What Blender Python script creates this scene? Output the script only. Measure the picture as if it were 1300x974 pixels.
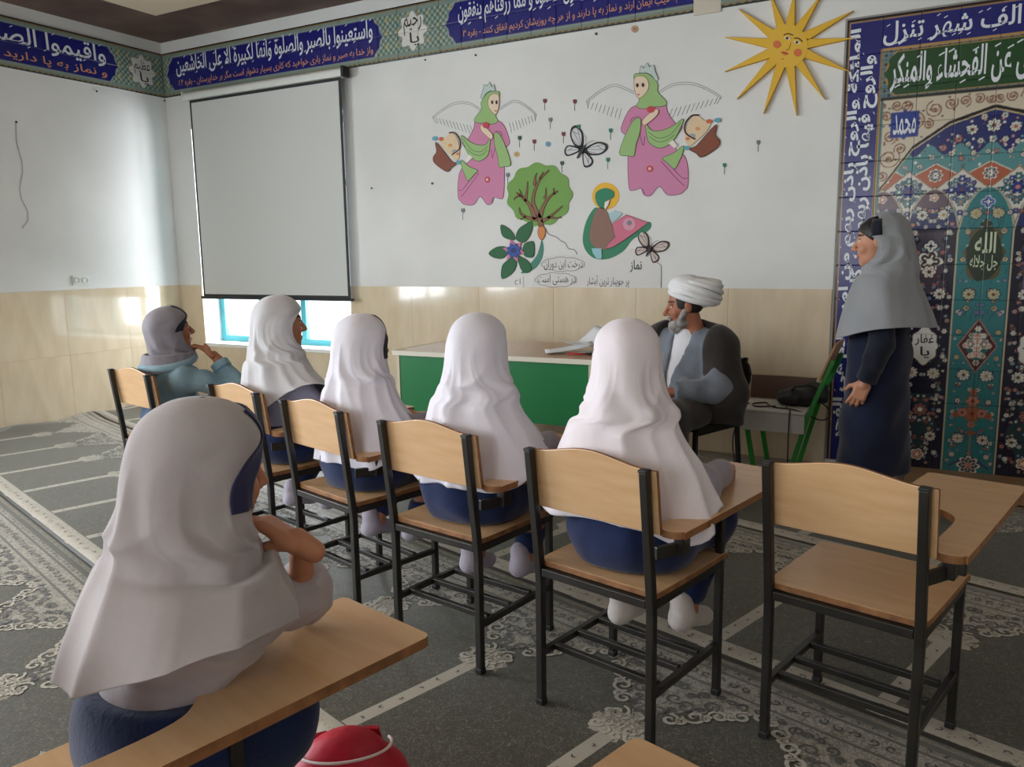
import bpy, bmesh, math, random
import numpy as np
from mathutils import Matrix, Vector

for _o in list(bpy.data.objects):
    bpy.data.objects.remove(_o)
SC = bpy.context.scene
COL = SC.collection
RNG = np.random.default_rng(7)
random.seed(5)

# ------------------------------------------------------------------ camera
F_PX, YAW, PITCH, ROLL, CAMZ = 1013.2, 0.5057, 0.1568, -0.0142, 1.35
def _axes():
    f = np.array([-math.sin(YAW)*math.cos(PITCH), math.cos(YAW)*math.cos(PITCH), -math.sin(PITCH)])
    r = np.array([math.cos(YAW), math.sin(YAW), 0.0])
    u = np.cross(r, f)
    return (r*math.cos(ROLL)+u*math.sin(ROLL), -r*math.sin(ROLL)+u*math.cos(ROLL), f)
_R, _U, _F = _axes()
cam_data = bpy.data.cameras.new('camera')
cam_data.sensor_width = 36.0
cam_data.lens = 36.0*F_PX/1300.0
cam_data.clip_start = 0.02
cam = bpy.data.objects.new('camera', cam_data)
COL.objects.link(cam)
cam.matrix_world = Matrix(((_R[0], _U[0], -_F[0], 0), (_R[1], _U[1], -_F[1], 0), (_R[2], _U[2], -_F[2], CAMZ), (0, 0, 0, 1)))
SC.camera = cam

# ------------------------------------------------------------------ view, sky, daylight in the windows
SC.view_settings.view_transform = 'Standard'
SC.view_settings.look = 'None'
SC.view_settings.gamma = 1.0
SC.view_settings.use_curve_mapping = False
SC.view_settings.exposure = -0.14
world = bpy.data.worlds.new('sky')
SC.world = world
world.use_nodes = True
world.node_tree.nodes['Background'].inputs[0].default_value = (0.86, 0.94, 1.0, 1)
world.node_tree.nodes['Background'].inputs[1].default_value = 2.6

XL, XR, YB, YF, ZC = -6.747, 2.3, -2.8, 5.40, 3.405      # room: left, right, back, front, ceiling
def daylight(name, loc, direction, sx, sy, power, color):
    d = bpy.data.lights.new(name, 'AREA')
    d.shape = 'RECTANGLE'; d.size = sx; d.size_y = sy; d.energy = power; d.color = color
    o = bpy.data.objects.new(name, d)
    COL.objects.link(o)
    o.location = loc
    o.rotation_euler = Vector(direction).to_track_quat('-Z', 'Y').to_euler()
    return o
# windows of the left wall (behind the pupils' line of sight), the back wall and the one behind the screen
daylight('daylight_window_side', (XL-0.30, 0.9, 1.75), (1, 0, -0.12), 1.7, 2.0, 210, (0.88, 0.94, 1.0))
daylight('daylight_window_side', (XL-0.30, -1.5, 1.75), (1, 0, -0.12), 1.7, 2.0, 170, (0.90, 0.95, 1.0))
daylight('daylight_window_back', (-5.0, YB-0.3, 1.75), (0, 1, -0.05), 2.1, 1.6, 45, (0.96, 0.97, 1.0))
daylight('daylight_window_back', (-1.6, YB-0.3, 1.75), (0, 1, -0.05), 2.1, 1.6, 48, (1.0, 0.95, 0.88))
daylight('daylight_window_front', (-5.49, YF+0.75, 1.55), (0, -1, -0.15), 1.8, 1.9, 230, (0.9, 0.96, 1.0))

# ------------------------------------------------------------------ helpers
def hit(px, py, axis, val):
    """photo pixel -> point on a plane of the room (used for what lies flat on a wall)"""
    d = _F + _R*(px-650)/F_PX - _U*(py-487)/F_PX
    o = np.array([0, 0, CAMZ]); i = 'xyz'.index(axis)
    return o + d*(val-o[i])/d[i]

def tag(o, label=None, cat=None, group=None, kind=None):
    if label: o['label'] = label
    if cat: o['category'] = cat
    if group: o['group'] = group
    if kind: o['kind'] = kind
    return o

def empty(name, loc=(0, 0, 0), rz=0.0):
    o = bpy.data.objects.new(name, None)
    o.empty_display_size = 0.1
    COL.objects.link(o)
    o.location = loc; o.rotation_euler = (0, 0, rz)
    return o

def link(name, me, m=None, parent=None, smooth=False):
    o = bpy.data.objects.new(name, me)
    COL.objects.link(o)
    if m is not None and not me.materials: me.materials.append(m)
    if parent is not None: o.parent = parent
    if smooth:
        me.polygons.foreach_set('use_smooth', np.ones(len(me.polygons), dtype=bool))
    return o

def np_mesh(name, V, Fc):
    """V (n,3), Fc (m,4) or (m,3)"""
    me = bpy.data.meshes.new(name)
    V = np.asarray(V, dtype=np.float32); Fc = np.asarray(Fc, dtype=np.int32)
    n, k = Fc.shape
    me.vertices.add(len(V)); me.vertices.foreach_set('co', V.ravel())
    me.loops.add(n*k); me.loops.foreach_set('vertex_index', Fc.ravel())
    me.polygons.add(n)
    me.polygons.foreach_set('loop_start', np.arange(0, n*k, k, dtype=np.int32))
    me.polygons.foreach_set('loop_total', np.full(n, k, dtype=np.int32))
    me.update(calc_edges=True); me.validate()
    return me

def col_attr(me, C, name='Col'):
    a = me.color_attributes.new(name, 'FLOAT_COLOR', 'POINT')
    C = np.asarray(C, dtype=np.float32)
    if C.shape[1] == 3: C = np.hstack([C, np.ones((len(C), 1), np.float32)])
    a.data.foreach_set('color', C.ravel())

class MB:
    """collects boxes, bars, prisms, tubes into one mesh"""
    def __init__(s): s.v = []; s.f = []
    def add(s, vs, fs):
        b = len(s.v); s.v += [tuple(map(float, p)) for p in vs]; s.f += [tuple(i+b for i in q) for q in fs]; return s
    def box(s, x0, x1, y0, y1, z0, z1):
        vs = [(x, y, z) for x in (x0, x1) for y in (y0, y1) for z in (z0, z1)]
        return s.add(vs, [(0, 1, 3, 2), (4, 6, 7, 5), (0, 4, 5, 1), (2, 3, 7, 6), (0, 2, 6, 4), (1, 5, 7, 3)])
    def bar(s, a, b, w, h=None, up=(0, 0, 1)):
        h = w if h is None else h
        a = Vector(a); b = Vector(b); t = (b-a).normalized(); up = Vector(up)
        if abs(t.dot(up)) > .98: up = Vector((0, 1, 0))
        x = t.cross(up).normalized(); y = x.cross(t).normalized()
        vs = []
        for p in (a, b):
            for sx, sy in ((-1, -1), (1, -1), (1, 1), (-1, 1)): vs.append(p+x*sx*w/2+y*sy*h/2)
        return s.add(vs, [(3, 2, 1, 0), (4, 5, 6, 7), (0, 1, 5, 4), (1, 2, 6, 5), (2, 3, 7, 6), (3, 0, 4, 7)])
    def sweep(s, pts, w, h=None, up=(0, 0, 1)):
        """square bar through several points, mitred"""
        h = w if h is None else h; up = Vector(up)
        pts = [Vector(p) for p in pts]; n = len(pts); b = len(s.v); vs = []
        for i, p in enumerate(pts):
            t = ((pts[min(i+1, n-1)]-p).normalized() + (p-pts[max(i-1, 0)]).normalized()).normalized()
            u = up if abs(t.dot(up)) < .95 else Vector((0, 1, 0))
            x = t.cross(u).normalized(); y = x.cross(t).normalized()
            for sx, sy in ((-1, -1), (1, -1), (1, 1), (-1, 1)): vs.append(p+x*sx*w/2+y*sy*h/2)
        fs = [(3, 2, 1, 0), tuple(4*(n-1)+k for k in range(4))]
        for i in range(n-1):
            for k in range(4): fs.append((4*i+k, 4*i+(k+1) % 4, 4*i+4+(k+1) % 4, 4*i+4+k))
        return s.add(vs, fs)
    def tube(s, pts, r, n=8, closed=False):
        pts = [Vector(p) for p in pts]; m = len(pts); vs = []
        rr = r if hasattr(r, '__len__') else [r]*m
        prev = None
        for i, p in enumerate(pts):
            t = (pts[(i+1) % m if closed else min(i+1, m-1)] - pts[i-1 if (closed or i) else 0])
            t = t.normalized() if t.length > 1e-9 else Vector((0, 0, 1))
            u = prev if prev is not None else (Vector((0, 0, 1)) if abs(t.z) < .9 else Vector((1, 0, 0)))
            x = (u - t*u.dot(t)).normalized(); prev = x; y = t.cross(x)
            for k in range(n):
                a = 2*math.pi*k/n; vs.append(p + (x*math.cos(a)+y*math.sin(a))*rr[i])
        fs = []
        for i in range(m if closed else m-1):
            j = (i+1) % m
            for k in range(n): fs.append((i*n+k, i*n+(k+1) % n, j*n+(k+1) % n, j*n+k))
        if not closed: fs += [tuple(range(n))[::-1], tuple((m-1)*n+k for k in range(n))]
        return s.add(vs, fs)
    def prism(s, poly, z0, z1, f=None):
        """polygon (x,y) extruded z0..z1; f maps (x,y,z) to a point"""
        n = len(poly); f = f or (lambda x, y, z: (x, y, z))
        a = sum(poly[i][0]*poly[(i+1) % n][1]-poly[(i+1) % n][0]*poly[i][1] for i in range(n))
        if a < 0: poly = poly[::-1]
        vs = [f(x, y, z0) for x, y in poly]+[f(x, y, z1) for x, y in poly]
        fs = [tuple(range(n))[::-1], tuple(range(n, 2*n))]+[(i, (i+1) % n, n+(i+1) % n, n+i) for i in range(n)]
        return s.add(vs, fs)
    def lathe(s, prof, n=24, c=(0, 0, 0)):
        vs = []; m = len(prof)
        for r, z in prof:
            for k in range(n):
                a = 2*math.pi*k/n; vs.append((c[0]+r*math.cos(a), c[1]+r*math.sin(a), c[2]+z))
        fs = [(i*n+k, i*n+(k+1) % n, (i+1)*n+(k+1) % n, (i+1)*n+k) for i in range(m-1) for k in range(n)]
        fs += [tuple(range(n))[::-1], tuple((m-1)*n+k for k in range(n))]
        return s.add(vs, fs)
    def build(s, name, m=None, parent=None, smooth=False, bevel=0, seg=2, fix=True):
        me = bpy.data.meshes.new(name)
        me.from_pydata(s.v, [], s.f)
        if fix:
            bm = bmesh.new(); bm.from_mesh(me); bmesh.ops.recalc_face_normals(bm, faces=bm.faces); bm.to_mesh(me); bm.free()
        o = link(name, me, m, parent, smooth)
        if bevel:
            b = o.modifiers.new('bevel', 'BEVEL'); b.width = bevel; b.segments = seg; b.limit_method = 'ANGLE'
        return o

def copy_tree(o, parent=None):
    c = o.copy(); COL.objects.link(c)
    if parent is not None:
        c.parent = parent; c.matrix_parent_inverse = o.matrix_parent_inverse.copy()
    for ch in list(o.children): copy_tree(ch, c)
    return c

# ------------------------------------------------------------------ materials
def nd(nt, typ, **kw):
    n = nt.nodes.new(typ)
    for k, v in kw.items(): setattr(n, k, v)
    return n
MATS = {}
def mat(name, c, rough=.6, spec=.5, metal=0., c2=None, nscale=8., ndet=4., stretch=(1, 1, 1), bump=0., bscale=60., sheen=0., coat=0., attr=None, coords='Object', trans=0., lo=.35, hi=.65):
    """principled material; c2 = second tone mixed by noise; attr = colour attribute"""
    if name in MATS: return MATS[name]
    m = bpy.data.materials.new(name); m.use_nodes = True
    nt = m.node_tree; b = nt.nodes['Principled BSDF']
    c = tuple(c)+(1,); b.inputs['Base Color'].default_value = c
    b.inputs['Roughness'].default_value = rough; b.inputs['Metallic'].default_value = metal
    b.inputs['Specular IOR Level'].default_value = spec
    b.inputs['Sheen Weight'].default_value = sheen; b.inputs['Coat Weight'].default_value = coat
    m.diffuse_color = c
    if c2 or bump:
        tc = nd(nt, 'ShaderNodeTexCoord'); mp = nd(nt, 'ShaderNodeMapping'); mp.inputs['Scale'].default_value = stretch
        nt.links.new(tc.outputs[coords], mp.inputs[0])
    src = None
    if attr:
        at = nd(nt, 'ShaderNodeAttribute', attribute_name=attr); src = at.outputs['Color']
        nt.links.new(src, b.inputs['Base Color'])
    if c2:
        n = nd(nt, 'ShaderNodeTexNoise'); n.inputs['Scale'].default_value = nscale; n.inputs['Detail'].default_value = ndet
        nt.links.new(mp.outputs[0], n.inputs['Vector'])
        r = nd(nt, 'ShaderNodeValToRGB'); r.color_ramp.elements[0].position = lo; r.color_ramp.elements[1].position = hi
        nt.links.new(n.outputs[0], r.inputs[0])
        if attr:
            x = nd(nt, 'ShaderNodeMix', data_type='RGBA', blend_type='MULTIPLY'); x.inputs[0].default_value = 1
            r.color_ramp.elements[0].color = (1, 1, 1, 1); r.color_ramp.elements[1].color = tuple(c2)+(1,)
            nt.links.new(src, x.inputs[6]); nt.links.new(r.outputs[0], x.inputs[7]); nt.links.new(x.outputs[2], b.inputs['Base Color'])
        else:
            r.color_ramp.elements[0].color = c; r.color_ramp.elements[1].color = tuple(c2)+(1,)
            nt.links.new(r.outputs[0], b.inputs['Base Color'])
    if bump:
        n2 = nd(nt, 'ShaderNodeTexNoise'); n2.inputs['Scale'].default_value = bscale; n2.inputs['Detail'].default_value = 3
        nt.links.new(mp.outputs[0], n2.inputs['Vector'])
        bp = nd(nt, 'ShaderNodeBump'); bp.inputs['Strength'].default_value = bump; bp.inputs['Distance'].default_value = .01
        nt.links.new(n2.outputs[0], bp.inputs['Height']); nt.links.new(bp.outputs[0], b.inputs['Normal'])
    MATS[name] = m
    return m
def srgb(r, g, b):
    f = lambda v: (v/255/12.92) if v/255 <= .04045 else ((v/255+.055)/1.055)**2.4
    return (f(r), f(g), f(b))

def glass_mat():
    if 'glass' in MATS: return MATS['glass']
    m = bpy.data.materials.new('window_glass'); m.use_nodes = True; nt = m.node_tree
    nt.nodes.remove(nt.nodes['Principled BSDF']); out = nt.nodes['Material Output']
    t = nd(nt, 'ShaderNodeBsdfTransparent'); g = nd(nt, 'ShaderNodeBsdfGlossy'); g.inputs['Roughness'].default_value = .02
    x = nd(nt, 'ShaderNodeMixShader'); x.inputs[0].default_value = .06
    nt.links.new(t.outputs[0], x.inputs[1]); nt.links.new(g.outputs[0], x.inputs[2]); nt.links.new(x.outputs[0], out.inputs[0])
    MATS['glass'] = m
    return m

# ------------------------------------------------------------------ Arabic / Persian lettering
_FORMS = {}
def _seq(start, chars):
    c = start
    for ch in chars.split():
        k = 2 if ch[-1] == '2' else (1 if ch[-1] == '1' else 4)
        _FORMS[ch[0]] = [c+i for i in range(k)]; c += k
_seq(0xFE80, 'ء1 آ2 أ2 ؤ2 إ2 ئ4 ا2 ب4 ة2 ت4 ث4 ج4 ح4 خ4 د2 ذ2 ر2 ز2 س4 ش4 ص4 ض4 ط4 ظ4 ع4 غ4 ف4 ق4 ك4 ل4 م4 ن4 ه4 و2 ى2 ي4')
_FORMS.update({'پ': [0xFB56+i for i in range(4)], 'چ': [0xFB7A+i for i in range(4)], 'ک': [0xFB8E+i for i in range(4)], 'گ': [0xFB92+i for i in range(4)], 'ی': [0xFBFC+i for i in range(4)], 'لا': [0xFEFB, 0xFEFC]})
def shape(txt):
    """join the letters and put them in drawing order"""
    t = []; i = 0
    while i < len(txt):
        if txt[i:i+2] == 'لا': t.append('لا'); i += 2
        else: t.append(txt[i]); i += 1
    out = []
    for i, ch in enumerate(t):
        fm = _FORMS.get(ch)
        if not fm: out.append(ch); continue
        prv = i > 0 and len(_FORMS.get(t[i-1], [])) == 4
        nxt = len(fm) == 4 and i+1 < len(t) and t[i+1] in _FORMS and len(_FORMS[t[i+1]]) > 1
        out.append(chr(fm[(3 if prv else 2) if nxt else (1 if prv else 0)] if len(fm) > 1 else fm[0]))
    return ''.join(out[::-1])
def glyphs(txt, bold=.0):
    c = bpy.data.curves.new('lettering', 'FONT'); c.body = shape(txt); c.resolution_u = 2; c.offset = bold
    o = bpy.data.objects.new('lettering', c); COL.objects.link(o)
    dg = bpy.context.evaluated_depsgraph_get()
    me = bpy.data.meshes.new_from_object(o.evaluated_get(dg))
    V = np.array([v.co[:2] for v in me.vertices]); Fs = [tuple(p.vertices) for p in me.polygons]
    bpy.data.objects.remove(o); bpy.data.curves.remove(c); bpy.data.meshes.remove(me)
    V -= V.min(0)
    return V, Fs
class Letters:
    """flat lettering on a wall plane; place(u,v) gives the 3D point"""
    def __init__(s, place): s.place = place; s.v = []; s.f = []
    def text(s, txt, u0, u1, v0, v1, rot=False, bold=.012, marks=0, seed=1, keep=False):
        V, Fs = glyphs(txt, bold); w, h = V.max(0)
        sx, sy = ((v1-v0)/w, (u1-u0)/h) if rot else ((u1-u0)/w, (v1-v0)/h)
        if keep: sx = sy = min(sx, sy)
        b = len(s.v)
        for x, y in V:
            s.v.append(s.place(u1-y*sy, v0+x*sx) if rot else s.place(u0+x*sx, v0+y*sy))
        s.f += [tuple(i+b for i in q) for q in Fs]
        rr = random.Random(seed)                                # vowel strokes above and below the line
        L = (v1-v0) if rot else (u1-u0); Hh = (u1-u0) if rot else (v1-v0)
        for k in range(marks):
            p = (k+.3+.4*rr.random())/marks*L; q = rr.choice((.06, .9, .95, .82, .1))*Hh+rr.uniform(-.03, .03)*Hh
            a, c = Hh*.13, Hh*.07; t = Hh*.035
            quad = [(p, q), (p+a, q+c), (p+a-t*.3, q+c+t), (p-t*.3, q+t)]
            b = len(s.v)
            for x, y in quad: s.v.append(s.place(u1-y, v0+x) if rot else s.place(u0+x, v0+y))
            s.f.append((b, b+1, b+2, b+3))
        return s
    def poly(s, pts):
        b = len(s.v); s.v += [s.place(*p) for p in pts]; s.f.append(tuple(range(b, b+len(pts)))); return s
    def build(s, name, m, parent=None):
        me = bpy.data.meshes.new(name); me.from_pydata(s.v, [], s.f); return link(name, me, m, parent)
# ------------------------------------------------------------------ room shell
M_PLASTER = mat('white_plaster', srgb(226, 226, 224), .55, .35, c2=srgb(214, 214, 212), nscale=1.2, bump=.05, bscale=35)
M_REVEAL = mat('window_reveal_paint', srgb(238, 240, 240), .5)
M_TILE = mat('beige_wall_tile', srgb(220, 204, 178), .10, .5, c2=srgb(210, 192, 164), nscale=2.0, ndet=6, stretch=(5, 5, 1.4), coat=.3)
M_GROUT = mat('grout', srgb(196, 182, 160), .8)
M_CEIL = mat('brown_ceiling_paint', srgb(112, 88, 76), .6, .3, c2=srgb(86, 66, 57), nscale=2.6, ndet=6)
M_CEILP = mat('cream_ceiling_panel', srgb(214, 196, 172), .6)
M_TEAL = mat('teal_window_frame', srgb(84, 178, 190), .4)
M_FLOOR = mat('floor_screed', srgb(150, 140, 126), .7)

tag(MB().box(XL-.25, XR+.25, YB-.25, YF+.3, -.12, 0).build('floor', M_FLOOR), kind='structure')
ceil = tag(MB().box(XL-.25, XR+.25, YB-.25, YF+.3, ZC, ZC+.12).build('ceiling', M_CEIL), kind='structure')
MB().box(-5.96, 1.5, -2.05, 4.74, ZC-.03, ZC+.02).build('ceiling_panel', M_CEILP, ceil)

def wall_holes(name, axis, w0, w1, t0, t1, holes):
    """wall slab along axis with rectangular openings (a0,a1,z0,z1)"""
    m = MB()
    def bx(a0, a1, z0, z1):
        if a1-a0 > 1e-4 and z1-z0 > 1e-4:
            m.box(a0, a1, t0, t1, z0, z1) if axis == 'x' else m.box(t0, t1, a0, a1, z0, z1)
    cur = w0
    for a0, a1, z0, z1 in sorted(holes):
        bx(cur, a0, 0, ZC); bx(a0, a1, 0, z0); bx(a0, a1, z1, ZC); cur = a1
    bx(cur, w1, 0, ZC)
    return tag(m.build(name, M_PLASTER, fix=True), kind='structure')
WIN = (-6.42, -4.57, .56, 2.59)
wall_front = wall_holes('wall_front', 'x', XL-.25, XR+.25, YF, YF+.30, [WIN])
SIDE = [(0.0, 1.8, .70, 2.80), (-2.4, -.6, .70, 2.80)]
BACK = [(-6.1, -3.9, .9, 2.6), (-2.7, -.5, .9, 2.6)]
wall_left = wall_holes('wall_left', 'y', YB, YF, XL-.25, XL, SIDE)
wall_back = wall_holes('wall_back', 'x', XL-.25, XR+.25, YB-.25, YB, BACK)
wall_right = wall_holes('wall_right', 'y', YB, YF, XR, XR+.25, [])

def window(n, axis, a0, a1, z0, z1, t, posts):
    """frame bars at depth t, posts = fractions where the uprights stand"""
    root = tag(empty('window_%d' % n, ((a0+a1)/2, t, z0) if axis == 'x' else (t, (a0+a1)/2, z0)), kind='structure')
    def P(a, z): return (a-(a0+a1)/2, 0, z-z0) if axis == 'x' else (0, a-(a0+a1)/2, z-z0)
    w = .06
    def bar(p, q, nm='frame_bar', ww=w):
        MB().bar(P(*p), P(*q), ww, .05, up=(0, 1, 0) if axis == 'x' else (1, 0, 0)).build(nm, M_TEAL, root, bevel=.004)
    bar((a0, z0+w/2), (a1, z0+w/2)); bar((a0, z1-w/2), (a1, z1-w/2))
    for f in posts:
        a = a0+w/2+(a1-a0-w)*f; bar((a, z0+w), (a, z1-w), 'frame_post')
    zz = z0+(z1-z0)*.72; bar((a0+w, zz), (a1-w, zz), 'transom')
    fs = sorted(posts)
    for f0, f1 in zip(fs[:-1], fs[1:]):
        b0 = a0+w+(a1-a0-w)*f0; b1 = a0+(a1-a0-w)*f1
        for q0, q1 in ((z0+w, zz-w/2), (zz+w/2, z1-w)):
            vs = [P(b0, q0), P(b1, q0), P(b1, q1), P(b0, q1)]
            MB().add(vs, [(0, 1, 2, 3)]).build('pane', glass_mat(), root, fix=False)
    return root
window(1, 'x', *WIN, YF+.22, (0, .30, .60, 1.0))
window(2, 'y', *SIDE[0], XL-.15, (0, .5, 1)); window(3, 'y', *SIDE[1], XL-.15, (0, .5, 1))
window(4, 'x', *BACK[0], YB-.15, (0, .5, 1)); window(5, 'x', *BACK[1], YB-.15, (0, .5, 1))
tag(MB().box(WIN[0]-.02, WIN[1]+.02, YF-.02, YF+.29, WIN[2]-.03, WIN[2]+.004).build('trim_1', M_REVEAL, bevel=.004), kind='structure')   # window sill

# beige tile dado: every slab a piece of its own
ZD = 1.125
_tile_cache = {}
def dado(parent, axis, a0, a1, z0, z1, face, sgn):
    key = (axis, round(a1-a0, 4), round(z1-z0, 4))
    if key not in _tile_cache:
        w, h = (a1-a0)/2-.0005, (z1-z0)/2-.0005
        m = MB().box(-w, w, -.005, .005, -h, h) if axis == 'x' else MB().box(-.005, .005, -w, w, -h, h)
        o = m.build('dado_tile', M_TILE, parent, bevel=.0008, seg=1); _tile_cache[key] = o
    else:
        o = _tile_cache[key].copy(); COL.objects.link(o); o.parent = parent
    c = (a0+a1)/2; o.location = (c, face+sgn*.004, (z0+z1)/2) if axis == 'x' else (face+sgn*.004, c, (z0+z1)/2)
def cols(a, b, n): e = np.linspace(a, b, n+1); return list(zip(e[:-1], e[1:]))
for r0, r1 in ((.0, .56), (.56, ZD)):
    for a0, a1 in [(XL+.01, WIN[0])]+cols(WIN[1], -.675, 6): dado(wall_front, 'x', a0, a1, r0, r1, YF, -1)
    if r0 == 0:
        for a0, a1 in cols(WIN[0], WIN[1], 3): dado(wall_front, 'x', a0, a1, r0, r1-.03, YF, -1)
    for a0, a1 in cols(.95, XR, 2): dado(wall_front, 'x', a0, a1, r0, r1, YF, -1)
    for a0, a1 in cols(1.8, YF, 6): dado(wall_left, 'y', a0, a1, r0, r1, XL, 1)
    for a0, a1 in cols(YB, YF, 13): dado(wall_right, 'y', a0, a1, r0, r1, XR, -1)

# ------------------------------------------------------------------ painted glazed tiles
class Paint:
    def __init__(s, u0, v0, w, h, res):
        s.u0, s.v0, s.res = u0, v0, res; s.nu, s.nv = int(round(w/res))+1, int(round(h/res))+1
        s.U, s.V = np.meshgrid(u0+np.arange(s.nu)*res, v0+np.arange(s.nv)*res, indexing='ij')
        s.C = np.zeros((s.nu, s.nv, 3), np.float32)
    def win(s, ua, ub, va, vb):
        i0 = max(0, int((ua-s.u0)/s.res)); i1 = min(s.nu, int((ub-s.u0)/s.res)+2)
        j0 = max(0, int((va-s.v0)/s.res)); j1 = min(s.nv, int((vb-s.v0)/s.res)+2)
        return (slice(i0, max(i0, i1)), slice(j0, max(j0, j1)))
    def put(s, sl, mask, c):
        s.C[sl][mask] = c
    def fill(s, mask, c): s.C[mask] = c
    def rect(s, a, b, c, d, col):
        sl = s.win(a, b, c, d); U, V = s.U[sl], s.V[sl]; s.put(sl, (U >= a) & (U <= b) & (V >= c) & (V <= d), col)
    def flower(s, u, v, r, n, petal, core, edge=None, ph=0., depth=.45):
        R = r*1.25; sl = s.win(u-R, u+R, v-R, v+R); x, y = s.U[sl]-u, s.V[sl]-v
        if x.size == 0: return
        d = np.hypot(x, y); th = np.arctan2(y, x)+ph; lob = r*(1-depth*(1-np.abs(np.cos(n*th/2))**.7))
        if edge is not None: s.put(sl, d < lob*1.18+.002, edge)
        s.put(sl, d < lob, petal)
        if edge is not None: s.put(sl, (d < lob*.72) & (np.abs(np.sin(n*th/2)) < .35), edge)
        s.put(sl, d < r*.32, core)
    def line(s, pts, w, c):
        for (a, b), (p, q) in zip(pts[:-1], pts[1:]):
            sl = s.win(min(a, p)-w, max(a, p)+w, min(b, q)-w, max(b, q)+w); x, y = s.U[sl], s.V[sl]
            if x.size == 0: continue
            L = (p-a)**2+(q-b)**2+1e-12; t = np.clip(((x-a)*(p-a)+(y-b)*(q-b))/L, 0, 1)
            s.put(sl, np.hypot(x-a-t*(p-a), y-b-t*(q-b)) < w/2, c)
    def spiral(s, u, v, r, w, c, turns=1.6, ph=0., sg=1):
        t = np.linspace(0, 1, 26); rr = r*(1-.85*t); a = ph+sg*2*math.pi*turns*t
        s.line(list(zip(u+rr*np.cos(a), v+rr*np.sin(a))), w, c)
        s.flower(u, v, r*.2, 5, c, c)
    def sample(s, U, V):
        i = np.clip(((U-s.u0)/s.res).astype(int), 0, s.nu-2); j = np.clip(((V-s.v0)/s.res).astype(int), 0, s.nv-2)
        return (s.C[i, j]+s.C[i+1, j]+s.C[i, j+1]+s.C[i+1, j+1])/4
M_GLAZE = mat('painted_glaze', (.5, .5, .5), .22, .5, attr='Col')
def glazed_tile(paint, place, u0, u1, v0, v1, res, parent, gap=.0011, depth=.008):
    n = max(2, int(round((u1-u0)/res))); m = max(2, int(round((v1-v0)/res)))
    uu = np.linspace(u0+gap, u1-gap, n); vv = np.linspace(v0+gap, v1-gap, m)
    uu = np.r_[uu[0], uu, uu[-1]]; vv = np.r_[vv[0], vv, vv[-1]]
    U, V = np.meshgrid(uu, vv, indexing='ij'); D = np.zeros_like(U); D[0] = D[-1] = depth; D[:, 0] = D[:, -1] = depth
    X = place(U, V, D); a, b = U.shape
    idx = np.arange(a*b).reshape(a, b)
    Fc = np.stack([idx[:-1, :-1], idx[1:, :-1], idx[1:, 1:], idx[:-1, 1:]], -1).reshape(-1, 4)
    me = np_mesh('glazed_tile', X.reshape(-1, 3), Fc)
    col_attr(me, paint.sample(U.ravel(), V.ravel()))
    me.materials.append(M_GLAZE)
    return link('glazed_tile', me, None, parent)

BLUE, TEALG, CREAM = srgb(26, 30, 112), srgb(118, 142, 132), srgb(205, 196, 172)
DARKL, GOLD = srgb(38, 34, 34), srgb(176, 140, 84)
def frieze_paint(u0, u1, carts, meds):
    p = Paint(u0, 0, u1-u0, .40, .0035); U, V = p.U, p.V
    p.fill(np.ones_like(U, bool), srgb(112, 138, 128))
    k = 2*math.pi/.05                                             # small lattice of flowers
    a = np.sin(k*U)*np.sin(k*V); p.fill(a > .5, srgb(178, 182, 166)); p.fill(a < -.62, srgb(66, 86, 86))
    p.fill((np.sin(k*U*.5) > .93) & (np.sin(k*V*.5+.6) > .2), srgb(190, 164, 92))
    p.fill((V < .014) | (V > .386), DARKL); e = np.minimum(V, .4-V)
    p.fill((e > .014) & (e < .022), srgb(150, 120, 70)); p.fill((e >= .022) & (e < .05), srgb(124, 142, 132))
    for a0, a1 in carts:
        w = np.abs(V-.2)/.15; end = .085*w**1.5+.016*np.abs(np.sin(w*6.0))
        inside = (w < 1) & (U > a0+end) & (U < a1-end)
        p.fill((w < 1.03) & (U > a0+end-.008) & (U < a1-end+.008), srgb(170, 176, 160)); p.fill(inside, BLUE)
    for c in meds:
        th = np.arctan2(V-.2, U-c); d = np.hypot((U-c)*1.05, V-.2)
        p.fill(d < .142+.016*np.cos(8*th), srgb(120, 130, 120)); p.fill(d < .13+.018*np.cos(8*th), srgb(214, 212, 206))
    return p
ZF0, ZF1 = 2.903, 3.303
def X_at(px, py): return float(hit(px, py, 'y', YF)[0])
def Y_at(px, py): return float(hit(px, py, 'x', XL)[1])
def pl_front(U, V, D): return np.stack([U, np.full_like(U, YF-.010)+D, V+ZF0], -1)
def pl_left(U, V, D): return np.stack([np.full_like(U, XL+.010)-D, U, V+ZF0], -1)
M_WHITE_INK = mat('white_glaze_lettering', srgb(222, 226, 232), .3)
M_ORANGE_INK = mat('ochre_glaze_lettering', srgb(214, 150, 96), .3)
M_BLACK_INK = mat('black_glaze_lettering', srgb(28, 26, 28), .3)
def frieze(n, paint, place, u0, u1, nt, axis):
    if axis == 'x': m = MB().box(u0, u1, YF-.004, YF+.01, ZF0, ZF1)
    else: m = MB().box(XL-.01, XL+.004, u0, u1, ZF0, ZF1)
    tr = tag(m.build('trim_%d' % n, mat('frieze_grout', srgb(206, 208, 204), .8)), kind='structure')
    e = np.linspace(u0, u1, nt+1)
    for a, b in zip(e[:-1], e[1:]):
        for v0, v1 in ((0, .2), (.2, .4)): glazed_tile(paint, place, a, b, v0, v1, .0062, tr)
    return tr
xm = X_at(525, 48); xa, xb = X_at(487, 52), X_at(566, 40)
pf = frieze_paint(XL, -1.60, [(XL+.06, xa), (xb, -1.40)], [xm])
fr = frieze(2, pf, pl_front, XL+.010, -1.60, 26, 'x')
wl = lambda u, v: (u, YF-.0108, v+ZF0)
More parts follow.
